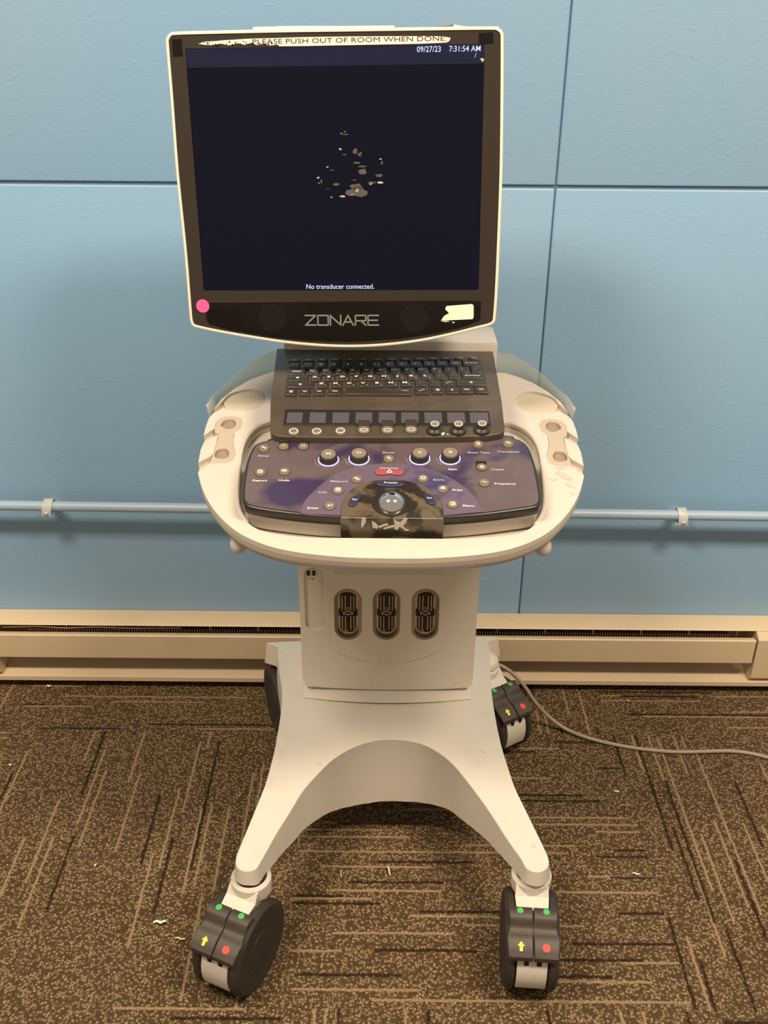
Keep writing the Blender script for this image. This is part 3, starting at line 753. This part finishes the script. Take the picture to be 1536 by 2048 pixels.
def fr_at(fr, px, py): u, v = fr.uv(px, py); return fr.M @ Matrix.Translation((u, v, 0)), (u, v)
RB = .0068
for px, py, ic in ((528, 898, 'wrench'), (521, 946, 'page'), (569, 944.5, 'undo'), (777.6, 919, 'zoom'), (714, 960, 'ruler'), (676, 982.5, 'grid'), (659.5, 1013.5, 'enter'),
                   (956, 890, 'bag'), (1016, 889, 'probe'), (968.5, 967, 'wave'), (846, 958.5, 'disk'), (885.5, 979.5, 'print'), (905.4, 1010.5, 'menu')):
    M, _ = fr_at(FP, px, py+1); mb = MB()
    mb.lathe([(RB+.0006, 0), (RB+.0006, .0012), (RB, .0030), (RB-.0008, .0036), (RB-.0018, .0034)], M_btn, seg=26); icon(mb, ic, .0034, .0052)
    mb.build('push_button', PAN, M, 35)
for px, py, tx_ in ((568, 893, 'F1'), (607, 893, 'F2'), (963, 934, '')):
    M, _ = fr_at(FP, px, py); mb = MB(); w = .0066
    mb.box(-w, w, 0, .0085, .0003, .0012, M_dark)
    P = rrect(-w, w, -.0095, .0035, .0058); mb.prism(P, 0, .0036, M_btn, .0008)
    mb.loft([[(-w, .0095, z), (w, .0095, z), (w, .0075, z), (-w, .0075, z)] for z in (0, .0030)], M_kb)
    if tx_: mb.text(tx_, 0, -.003, .0036, .0045, M_legend, sx=1.2)
    else:
        mm = MB(); icon(mm, 'tri', .0036, .0050); mb.merge(mm, Matrix.Translation((0, -.0035, 0)))
    mb.build('paddle_switch', PAN, M)
for px, py, tx_ in ((657, 917, 'M'), (718, 915, 'D'), (839.5, 914.5, 'C'), (900, 914, 'B')):
    M, _ = fr_at(FP, px, py+3); mb = MB()
    mb.lathe([(.0126, 0), (.0122, .0012), (.0115, .0075), (.0108, .0092), (.0098, .0098)], M_knob, seg=36)
    mb.lathe([(.0098, .0096), (.0094, .0104), (.0080, .0101)], M_knobtop, seg=36)
    mb.text(tx_, 0, .0, .0102, .0060, M_legend, sx=1.5, bold=.01)
    kb_ = mb.build('rotary_knob', PAN, M, 35)
    mb = MB(); mb.plate(ell(0, 0, .0137, .0137, 36), [ell(0, 0, .0124, .0124, 36)], .0002, .0009, M_glow); mb.build('glow_ring', kb_, M)
    mb = MB()
    for a in (-150, -163, -176, -138): mb.disc((.0175*math.cos(math.radians(a)), .0175*math.sin(math.radians(a))), .0005, .0001, .0003, M_legend, 8)
    mb.build('tick_marks', kb_, M)
M, _ = fr_at(FP, 779, 946.5); mb = MB()
P = cat([(-.0185, 0), (-.0165, .0048), (-.009, .0056), (0, .0038), (.009, .0056), (.0165, .0048), (.0185, 0), (.0165, -.0050), (.009, -.0060), (0, -.0044), (-.009, -.0060), (-.0165, -.0050)], 3, True)
mb.prism(P, 0, .0032, M_redbtn, .001); mm = MB(); icon(mm, 'tri', .0032, .007); mb.merge(mm); mb.build('optimize_button', PAN, M, label='dull red button in a flattened bow-tie shape')
M, _ = fr_at(FP, 781, 974); mb = MB(); mb.prism(ell(0, 0, .0178, .0058, 36), .003, .0062, M_navybtn, .0012); mb.text('Freeze', 0, .0008, .0062, .0042, M_legend, sx=1.5, bold=.01); mb.build('freeze_button', POD, M, label='oval navy button reading Freeze')
for px, py, s_ in ((709.5, 1007, -1), (858.5, 1004, 1)):
    M, _ = fr_at(FP, px, py); mb = MB()
    P = cat([(s_*.0075, -.0080), (s_*.0020, -.0105), (-s_*.0020, -.0070), (-s_*.0045, -.001), (-s_*.0068, .0045), (-s_*.0062, .0092), (-s_*.001, .0096), (s_*.0035, .0062), (s_*.0062, -.001)], 4, True)
    mb.prism(P, .003, .0058, M_navybtn, .001); mb.text('Set', 0, .0008, .0058, .0040, M_legend, sx=1.2, bold=.01); mb.build('set_button', POD, M, label='small navy curved button reading Set')
for px, py, tx_, mt in ((527, 912.5, 'Setup', M_dimleg), (519.5, 962, 'Report', M_legend), (568, 961.5, 'Undo', M_legend), (777, 906, 'Zoom', M_dimleg), (778, 937, 'Optimize', M_dimleg), (678, 963.5, 'Measure', M_dimleg), (645.5, 985.5, 'Calc', M_dimleg), (626, 1017, 'Enter', M_legend),
                    (957, 906, 'Exam Type', M_dimleg), (1017, 904.5, 'Transducer', M_dimleg), (905, 939.5, 'Gain', M_legend), (995.5, 940, 'Depth', M_dimleg), (1010, 968.5, 'Frequency', M_legend), (877, 960.5, 'Store', M_dimleg), (914.5, 981, 'Print', M_legend), (937, 1012.5, 'Menu', M_legend)):
    M, _ = fr_at(FP, px, py); mb = MB(); mb.text(tx_, 0, 0, .0004, .0050, mt, sx=1.28, bold=.012)
    mb.build('printed_label', PAN, M)

# ---- soft key strip
kt = [(541, 803), (1003, 802)]
sk_px = [(541, 803), (540, 858), (543, 866), (553, 871.5), (575, 873.5), (660, 875), (775, 875), (900, 873.5), (975, 871.5), (1000, 867), (1009, 861), (1009, 853), (1003.5, 802)]
skp = FS.pts(sk_px)
mb = MB(); mb.prism(skp, -.030, 0, M_kb, .0015)
SK = mb.build('softkey_strip', U, FS.M, 40)
w0 = FS.uv(571, 820); w1 = FS.uv(977, 820); w2 = FS.uv(571.5, 850)
mb = MB(); mb.plate(rrect(w0[0]-.0015, w1[0]+.0015, w2[1]-.001, w0[1]+.0012, .0008), [rrect(w0[0], w1[0], w2[1], w0[1], .0005)], 0, .0009, M_kb)
mb.box(w0[0], w1[0], w2[1], w0[1], .0, .00025, M_dark)
WIN = mb.build('display_window', SK, FS.M)
for a, b_ in ((105, 212), (250, 360), (398, 508), (547, 655), (695, 803), (840, 950), (990, 1098), (1137, 1245), (1283, 1393)):
    p0 = FS.uv(a/3.2+540, 500/3.2+690); p1 = FS.uv(b_/3.2+540, 434/3.2+690)
    MB().box(p0[0], p1[0], p0[1], p1[1], .0002, .0005, M_sk).build('softkey_display', WIN, FS.M)
for px, py in ((587.5, 866), (633.5, 866), (681, 865)):
    M, _ = fr_at(FS, px, py); mb = MB()
    mb.lathe([(.0078, 0), (.0078, .0015), (.0068, .0032), (.0055, .0034)], M_btn, seg=28)
    mb.plate(ell(0, 0, .0058, .0058, 28), [ell(0, 0, .0047, .0047, 28)], .0034, .0037, M_legend); mb.build('ring_button', SK, M)
for px, py in ((728, 860), (775, 860), (822, 859)):
    M, _ = fr_at(FS, px, py); mb = MB(); w = .0080
    mb.prism(rrect(-w, w, -.0115, .0030, .0064), 0, .0045, M_btn, .0008)
    mb.loft([[(-w, y, z), (w, y, z), (w, y-.0012, z), (-w, y-.0012, z)] for y, z in ((.0035, .002), (.0108, .0075))], M_dark)
    mb.loft([[(-w, y, z), (w, y, z), (w, y-.0016, z), (-w, y-.0016, z)] for y, z in ((.0110, .0), (.0116, .0080))], M_kb)
    mb.plate(rrect(-.0050, .0050, -.0085, -.0025, .0028), [rrect(-.0042, .0042, -.0077, -.0033, .0021)], .0045, .0048, M_legend)
    mb.build('paddle_switch', SK, M)
for px, py in ((869, 863), (916, 863), (963, 862)):
    M, _ = fr_at(FS, px, py); mb = MB()
    mb.lathe([(.0104, 0), (.0102, .004), (.0092, .0050), (.0068, .0070), (.0064, .0120), (.0058, .0126)], M_knob, seg=32)
    mb.lathe([(.0058, .0122), (.0054, .0130), (.0020, .0127)], M_knobtop, seg=28)
    mb.plate(ell(0, 0, .0056, .0056, 28), [ell(0, 0, .0047, .0047, 28)], .0129, .0132, M_legend); mb.build('rotary_knob', SK, M)
mb = MB(); M, _ = fr_at(FS, 886, 868); mb.prism(ell(0, 0, .0018, .0032, 14, -.5), 0, .0006, M_legend); mb.disc((.0062, -.001), .0011, 0, .0006, M_legend, 8); mb.build('paint_fleck', SK, M)

# ---- keyboard
kp = FK.pts([(554, 697), (541, 804), (1003.5, 803), (985, 696)])
mb = MB(); mb.prism(kp, -.030, 0, M_kb, .0012)
KB = mb.build('keyboard_housing', U, FK.M, 40)
kz = lambda x, y: FK.uv(x/3.2+540, y/3.2+690, .0015)
F_ = [(118, 195), (208, 285), (298, 372), (387, 460), (475, 545), (562, 632), (650, 722), (738, 808), (830, 903), (918, 990), (1008, 1078), (1090, 1165), (1180, 1255), (1268, 1342)]
N_ = [(118, 195), (205, 282), (292, 368), (378, 453), (463, 540), (550, 625), (637, 710), (722, 797), (808, 883), (893, 968), (980, 1055), (1065, 1138), (1150, 1225), (1235, 1352)]
Q_ = [(112, 230), (243, 318), (330, 405), (417, 492), (503, 580), (590, 667), (678, 753), (765, 838), (852, 927), (940, 1015), (1027, 1102), (1112, 1187), (1200, 1275), (1288, 1360)]
A_ = [(105, 248), (260, 335), (350, 423), (438, 512), (527, 600), (615, 688), (703, 778), (790, 865), (878, 953), (967, 1040), (1055, 1127), (1142, 1218), (1230, 1372)]
Z_ = [(102, 285), (302, 377), (392, 467), (480, 555), (568, 643), (657, 733), (747, 822), (837, 910), (927, 1000), (1015, 1090), (1103, 1180), (1193, 1380)]
B_ = [(97, 173), (187, 262), (277, 355), (368, 467), (482, 905), (922, 1020), (1035, 1110), (1125, 1205), (1218, 1300), (1312, 1392)]
rows = [(F_, 88, 107, ['-']*14), (N_, 112, 149, list('`1234567890-=')+['\u2190']), (Q_, 153, 189, ['=']+list('QWERTYUIOP[]\\')), (A_, 193, 229, ['o']+list('ASDFGHJKL;\'')+['\u2190']),
        (Z_, 236, 271, ['^']+list('ZXCVBNM,./')+['^']), (B_, 281, 320, ['m', '-', '-', '-', ' ', '/', 'm', 'u', '-', '-'])]
for keys, y0, y1, leg in rows:
    for (a, b_), ch in zip(keys, leg):
        dy = (a-700)*-.012
        p0 = kz(a, y1+dy); p1 = kz(b_, y0+dy); u0, u1, v0, v1 = p0[0], p1[0], p0[1], p1[1]; cu, cv = (u0+u1)/2, (v0+v1)/2
        w, h = (u1-u0)/2, (v1-v0)/2; ch_ = ch
        M = FK.M @ Matrix.Translation((cu, cv, 0)); mb = MB()
        mb.loft([[(x, y, z) for x, y in rrect(-w+d, w-d, -h+d*.8, h-d, .0012, 2)] for d, z in ((0, .0002), (.0003, .0020), (.0010, .0034), (.0018, .0038))], M_key)
        zt = .0038; sc = .0048
        if ch == ' ' : mb.text('', 0, 0, zt, sc, M_legend) if 0 else None
        elif ch == '-':
            mb.box(-w*.45, w*.45, -.0004, .0004, zt, zt+.0002, M_legend) if h < .006 else (mb.box(-w*.45, w*.35, .0004, .0012, zt, zt+.0002, M_legend), mb.box(-w*.3, w*.3, -.0012, -.0006, zt, zt+.0002, M_dimleg))
        elif ch == '=': mb.box(-w*.5, w*.5, .0003, .0012, zt, zt+.0002, M_legend); mb.box(-w*.5, w*.5, -.0012, -.0006, zt, zt+.0002, M_legend)
        elif ch == 'o': mb.plate(ell(0, 0, .0022, .0022, 16), [ell(0, 0, .0009, .0009, 10)], zt, zt+.0002, M_legend)
        elif ch == '^': mb.plate([(-.0026, 0), (0, .0024), (.0026, 0), (0, -.0024)], [[(-.0012, 0), (0, .0011), (.0012, 0), (0, -.0011)]], zt, zt+.0002, M_legend)
        elif ch == 'm':
            for q in range(3): mb.box(-.0024, .0024, .0022-q*.0022, .0030-q*.0022, zt, zt+.0002, M_legend)
        elif ch == 'u': mb.plate(rrect(-.0014, .0014, -.0018, .0016, .0006), [rrect(-.0007, .0007, -.0010, .0009, .0003)], zt, zt+.0002, M_legend)
        elif ch == '\u2190': mb.box(-w*.6, w*.6, -.0003, .0004, zt, zt+.0002, M_legend); mb.prism([(-w*.6, .0018), (-w*.6, -.0016), (-w*.6-.0024, .0001)], zt, zt+.0002, M_legend)
        elif ch == '/' and w > .008: mb.prism([(-.0045, -.003), (.0035, .0028), (.0045, .0034), (.0030, .0018), (-.0035, -.003)], zt, zt+.0002, M_legend)
        elif ch.isdigit(): mb.text(ch, -w*.1, -.0022, zt, .0046, M_legend, sx=1.4, bold=.03); mb.text('!@#$%^&*()'[(int(ch)-1) % 10], -w*.1, .0016, zt, .0042, M_legend, sx=1.4, bold=.03)
        elif ch.isalpha(): mb.text(ch, -w*.30, .0008, zt, sc*1.35, M_legend, sx=1.4, bold=.035); mb.box(w*.35, w*.55, -h*.5, -h*.35, zt, zt+.0002, M_dimleg)
        else: mb.text(ch, -w*.2, .0006, zt, sc*.9, M_dimleg, sx=1.2, bold=.02)
        if ch_ == ' ': mb.box(w*.7, w*.9, .0012, .0020, zt, zt+.0002, M_dimleg)
        mb.build('key', KB, M)
mb = MB(); a = FK.uv(596, 794); 
# rear housing behind the keyboard, and monitor arm
mb = MB(); mb.box(XC-.162, XC+.160, 1.412, 1.490, .79, .8465, M_white, .003, 2); mb.build('rear_housing', KB, Matrix(), label='white rear ledge behind the keyboard')
mb = MB(); mb.box(XC-.05, XC+.05, 1.42, 1.50, .70, .86, M_white, .01); mb.box(XC-.09, XC-.01, 1.41, 1.46, .84, 1.05, M_white, .012)
mb.build('monitor_arm', U, Matrix())
mb = MB(); mb.box(XC-.14, XC+.14, 1.26, 1.46, .70, .79, M_white, .01); mb.build('inner_frame', U, Matrix())

# ---- clear plastic tray behind
oc = offs(lo_pts, .007); oc = [q for q in oc if q[1] > FD.uv(700, 822)[1]]
oc.sort(key=lambda q: math.atan2(q[1]-.20, q[0]), reverse=True)
ku = [cat([(q[0], q[1]) for q in oc], 1)][0]
def rimh(x, y):
    a = abs(x); P_ = [(0, .040), (.13, .038), (.17, .034), (.20, .028), (.23, .017), (.25, .008), (.3, .006)]
    for (a0, h0), (a1, h1) in zip(P_, P_[1:]):
        if a <= a1: return h0+(h1-h0)*(a-a0)/(a1-a0)
    return .006
lo = []
for dz, ins in ((None, 1.018), (-.012, 1.008), (-.032, 1.0), (-.050, .95), (-.062, .86)):
    L_ = []
    for x, y in ku:
        xx, yy = x*ins, .30+(y-.30)*ins; z = rimh(x, y) if dz is None else dz
        p = FD.M @ Vector((xx, yy, z)); L_.append((p.x-XC, p.y, p.z))
    lo.append(L_)
mb = MB(); mb.loft(lo, M_clear, False, False, closed=False)
CT = mb.build('clear_tray', U, Matrix.Translation((XC, 0, 0)), 60, 'translucent plastic tray behind the keyboard')
sm = CT.modifiers.new('s', 'SOLIDIFY'); sm.thickness = .002

# ---- monitor
def rotm(yaw, tilt, roll):
    u = Vector((math.cos(yaw), -math.sin(yaw), 0)); nn = Vector((-math.sin(yaw), -math.cos(yaw), 0)); v = Vector((0, 0, 1))
    n = nn*math.cos(tilt)+v*math.sin(tilt); v2 = v*math.cos(tilt)-nn*math.sin(tilt)
    return u*math.cos(roll)+v2*math.sin(roll), v2*math.cos(roll)-u*math.sin(roll)
mu, mv = rotm(.0495, .1167, .0240)
FM = Frame((-.0649, 1.3349, 1.0990), mu, mv)
ho = [(333, 90), (334, 76), (340, 67), (352, 63.5), (420, 61.5), (560, 58.5), (700, 56.5), (850, 54.5), (985, 53), (998, 56), (1006, 65), (1007.5, 85), (1007, 200), (1005, 345), (1000, 480), (996, 570), (992, 630), (989, 644), (979, 651), (950, 658.5), (900, 671), (840, 683), (770, 691.5), (705, 694.5), (640, 692.5), (570, 686), (500, 675.5), (440, 665), (398, 656), (386, 651), (381, 640), (378, 610), (369, 500), (353, 345), (342, 200)]
hout = ccw(cat(FM.pts(ho), 3, True))
loops = []
for d, z in ((.055, -.062), (.030, -.060), (.012, -.045), (.001, -.028), (0, -.010), (.0, .002), (.0008, .0042), (.0026, .005), (.0040, .0046), (.0044, .0004)):
    loops.append([(p[0], p[1], z) for p in offs(hout, -d)])
mb = MB(); mb.loft(loops, M_rim); HS = mb.build('monitor', U, FM.M, 40, 'black monitor in a thin white frame')
inner = offs(hout, -.0046)
sc0 = (-.188, .188, -.1505, .1505)
mb = MB(); mb.plate(inner, [rrect(*sc0, .001, 2)], .0010, .0034, M_bez); BZ = mb.build('bezel', HS, FM.M, 30)
mb = MB(); mb.box(sc0[0]-.002, sc0[1]+.002, sc0[2]-.002, sc0[3]+.002, .0, .0016, M_scr); SCN = mb.build('screen', HS, FM.M)
hb = FM.uv(670, 128)[1]
MB().box(sc0[0], sc0[1], .1285, .1505, .0016, .0018, M_bar).build('screen_header', SCN, FM.M, label='dark blue band across the top of the screen')
chin = [(423, 603), (933, 600), (962, 601), (960, 640), (930, 652), (870, 666), (800, 677), (705, 683), (620, 681), (540, 673), (460, 659), (420, 648), (414, 640), (412, 606)]
mb = MB(); mb.prism(FM.pts(chin), .0030, .0040, M_chin, .0005); CH = mb.build('lower_bezel', HS, FM.M)
def mtext(tx_, px, py, size, mt, name, par, align='CENTER', z=.0019, sx=1, bold=0, lab=None):
    u, v = FM.uv(px, py); MB().text(tx_, u, v, z, size, mt, align, 0, sx, bold).build(name, par, FM.M, label=lab)
mtext('09/27/23    7:31:54 AM', 962, 97.5, .0093, M_txt, 'screen_text', SCN, 'RIGHT', sx=.92, bold=.006)
mtext('/', 951, 111, .0075, M_txt, 'screen_text', SCN)
mtext('No transducer connected.', 680.5, 573, .0091, M_txt, 'screen_text', SCN, sx=.96, bold=.006)
# ZONARE logo, drawn as strokes
lu0, lv0 = FM.uv(612, 649); lu1, lv1 = FM.uv(757, 629.5); mb = MB(); ch_h = .0132; cw = .0132; gap = .0030; sw = .0009
glyph = {'Z': [(0, 1, 1, 1), (1, 1, 0, 0), (0, 0, 1, 0)], 'O': [(0, 0, 1, 0), (1, 0, 1, 1), (1, 1, 0, 1), (0, 1, 0, 0)], 'N': [(0, 0, 0, 1), (0, 1, 1, 0), (1, 0, 1, 1)],
         'A': [(0, 0, .5, 1), (.5, 1, 1, 0), (.22, .32, .78, .32)], 'R': [(0, 0, 0, 1), (0, 1, 1, 1), (1, 1, 1, .45), (1, .45, 0, .45), (.5, .45, 1, 0)], 'E': [(0, 0, 0, 1), (0, 1, 1, 1), (0, .5, .9, .5), (0, 0, 1, 0)]}
x = lu0; cw = (lu1-lu0-5*gap)/6
for c_ in 'ZONARE':
    for a, b_, c2, d in glyph[c_]:
        x0, y0, x1, y1 = x+a*cw, lv0+b_*ch_h, x+c2*cw, lv0+d*ch_h
        D_ = Vector((x1-x0, y1-y0)).normalized(); n_ = Vector((-D_.y, D_.x))*sw; e = D_*sw
        mb.prism([(x0-e.x+n_.x, y0-e.y+n_.y), (x1+e.x+n_.x, y1+e.y+n_.y), (x1+e.x-n_.x, y1+e.y-n_.y), (x0-e.x-n_.x, y0-e.y-n_.y)], .0040, .0048, M_silver)
    x += cw+gap
mb.build('logo', CH, FM.M, label='silver raised lettering reading ZONARE')
# speaker grilles
for px in (546, 829):
    u, v = FM.uv(px, 635); mb = MB()
    for i in range(-6, 7):
        for j in range(-6, 7):
            xx, yy = i*.0032+(j % 2)*.0016, j*.0029
            if xx*xx+yy*yy < .0196**2: mb.lathe([(.0010, .0038), (.0010, .00415)], M_grille, (u+xx, v+yy, 0), 6)
    mb.build('speaker_grille', CH, FM.M)
def quad(pts, z, h, mt, name, par, label=None): MB().prism(FM.pts(pts), z, z+h, mt).build(name, par, FM.M, label=label)
quad([(616, 606), (747, 605), (748, 619), (617, 620)], .004, .0002, M_patch, 'matte_patch', CH)
quad([(417, 617), (483, 617), (483, 645), (420, 643)], .004, .0002, M_patch, 'matte_patch', CH)
quad([(345, 79), (364, 78), (367, 113), (347, 114)], .0034, .0003, M_patch, 'tape_piece', BZ, 'black tape piece at the upper left of the bezel')
quad([(957, 67), (986, 65), (987, 88), (958, 90)], .0034, .0003, M_patch, 'tape_piece', BZ, 'black tape piece at the upper right of the bezel')
u, v = FM.uv(407, 611); MB().disc((u, v), .0091, .0040, .0006, M_pink, 32).build('pink_sticker', BZ, FM.M, label='round pink dot sticker')
quad([(893, 611), (944, 607), (947, 610), (947, 633), (945, 637), (882, 640), (888, 631), (898, 625), (890, 617)], .0042, .0005, M_paper, 'torn_label', CH, 'white label torn at its left edge')
mb = MB()
for L_ in ([(882, 641), (892, 640), (900, 642), (890, 643)], [(903, 642), (910, 643), (907, 646)]): mb.merge(MB().prism(FM.pts(L_), .0042, .0045, M_resid))
mb.build('label_residue', CH, FM.M)
# torn tape strip with lettering
strip = [(398, 88), (410, 84), (430, 83), (450, 81), (470, 80), (490, 78.5), (515, 77.5), (545, 77), (600, 75), (700, 73.5), (800, 73), (880, 73), (901, 76), (899, 82), (893, 85.5), (840, 88), (760, 89.5), (680, 91), (610, 92.5), (560, 93), (555, 89), (540, 92), (530, 88), (515, 91), (505, 86), (490, 90), (478, 87), (460, 91), (440, 88), (425, 91), (410, 90)]
mb = MB(); mb.prism(FM.pts(strip), .0035, .0041, M_paper)
ST = mb.build('taped_notice', BZ, FM.M, label='cream tape strip with instruction lettering, torn at the left')
u0, v0 = FM.uv(505, 84.5); u1, v1 = FM.uv(893, 77.5)
vs, fs = glyphs('PLEASE PUSH OUT OF ROOM WHEN DONE.', 'LEFT', .0)
wd = max(p[0] for p in vs)
ang = math.atan2(v1-v0, u1-u0); L_ = math.hypot(u1-u0, v1-v0)
MB().text('PLEASE PUSH OUT OF ROOM WHEN DONE.', u0, v0, .0042, .0078, M_ink, 'LEFT', ang, L_/wd/.0078, .0).build('notice_lettering', ST, FM.M)
mb = MB()
for i in range(26):
    px = 402+i*5.6+random.uniform(-1, 1); py = 87+random.uniform(-4, 3); mb.merge(MB().prism(FM.pts([(px, py), (px+random.uniform(1, 4), py-1), (px+random.uniform(0, 5), py+random.uniform(2, 6))]), .0040, .0044, M_patch))
mb.build('tear_marks', ST, FM.M)
# paper strip on the top edge of the monitor
a = FM.uv(503, 60); b_ = FM.uv(788, 57.5); c_ = FM.uv(788, 49.5); d = FM.uv(503, 52.5)
mb = MB(); mb.prism(rrect(0, 1, 0, 1, .01, 1)[:0] or [a, b_, c_, (c_[0]-.06, c_[1]+.0004), (d[0]+.05, d[1]+.0005), d], -.012, -.010, M_paper); mb.build('paper_strip', HS, FM.M, label='cream tape strip folded over the top edge')
# speckled glue marks on the screen
mb = MB(); md = MB()
def sp_(cx, cy, a, b_, mt, tgt, jit=.45):
    P = []
    for i in range(11):
        t_ = i/11*2*math.pi; r_ = 1+random.uniform(-jit, jit); P.append((cx+a*math.cos(t_)*r_, cy+b_*math.sin(t_)*r_))
    tgt.merge(MB().prism(FM.pts(P), .0016, .0018, mt))
Z_S = 7.68
for cx, cy, a, b_ in ((620, 445, 22, 14), (280, 885, 20, 14), (293, 970, 8, 8), (425, 720, 16, 8), (485, 1185, 14, 8), (650, 1168, 38, 16), (880, 1075, 30, 24), (1095, 980, 22, 14), (1235, 955, 48, 18), (1240, 600, 20, 7), (800, 1140, 18, 10), (635, 208, 14, 7), (690, 180, 14, 4)):
    sp_(600+cx/Z_S, 240+cy/Z_S, a/Z_S, b_/Z_S, M_resid, mb)
for cx, cy, a, b_ in ((870, 1100, 150, 70), (860, 1030, 85, 50), (965, 790, 60, 36), (845, 480, 42, 36), (915, 530, 26, 26), (565, 985, 52, 20), (870, 655, 42, 16), (960, 712, 60, 14), (1215, 850, 55, 26), (680, 530, 28, 10), (1100, 960, 60, 18), (1262, 660, 16, 30), (330, 940, 12, 30), (940, 505, 18, 18), (430, 1060, 22, 6), (840, 920, 40, 7), (500, 770, 50, 6), (700, 220, 50, 7)):
    sp_(600+cx/Z_S, 240+cy/Z_S, a/Z_S, b_/Z_S, M_resdim, md, .35)
mb.build('glue_flecks', SCN, FM.M, label='pale flecks of torn sticker glue on the screen')['kind'] = 'stuff'; md.build('glue_smudge', SCN, FM.M)['kind'] = 'stuff'
quad([(960, 117), (968, 117), (968, 122), (964, 124)], .0018, .0002, M_resid, 'paint_fleck', SCN)

# ---- power cable
def cabp(px, py, z): f_ = Frame((0, 0, z), (1, 0, 0), (0, 1, 0)); u, v = f_.uv(px, py); return (u, v, z)
path = []
for px, py, z in ((990, 1326, .158), (1018, 1341, .138), (1046, 1369, .108), (1070, 1404, .070), (1098, 1434, .032), (1130, 1457, .010), (1170, 1474, .0055), (1215, 1486, .0045), (1262, 1495, .0045), (1310, 1501, .0045), (1360, 1504, .0045), (1410, 1503, .0045), (1455, 1502, .0045), (1490, 1505, .0045), (1520, 1511, .0045), (1560, 1521, .0045), (1640, 1536, .0045), (1760, 1540, .0045)):
    path.append(cabp(px, py, z))
o = MB().tube(cat(path, 5), .0038, M_cable, 12).build('power_cable')
tag(o, 'grey power cable trailing from behind the base across the carpet to the right', 'cable')
bpy.context.view_layer.update()
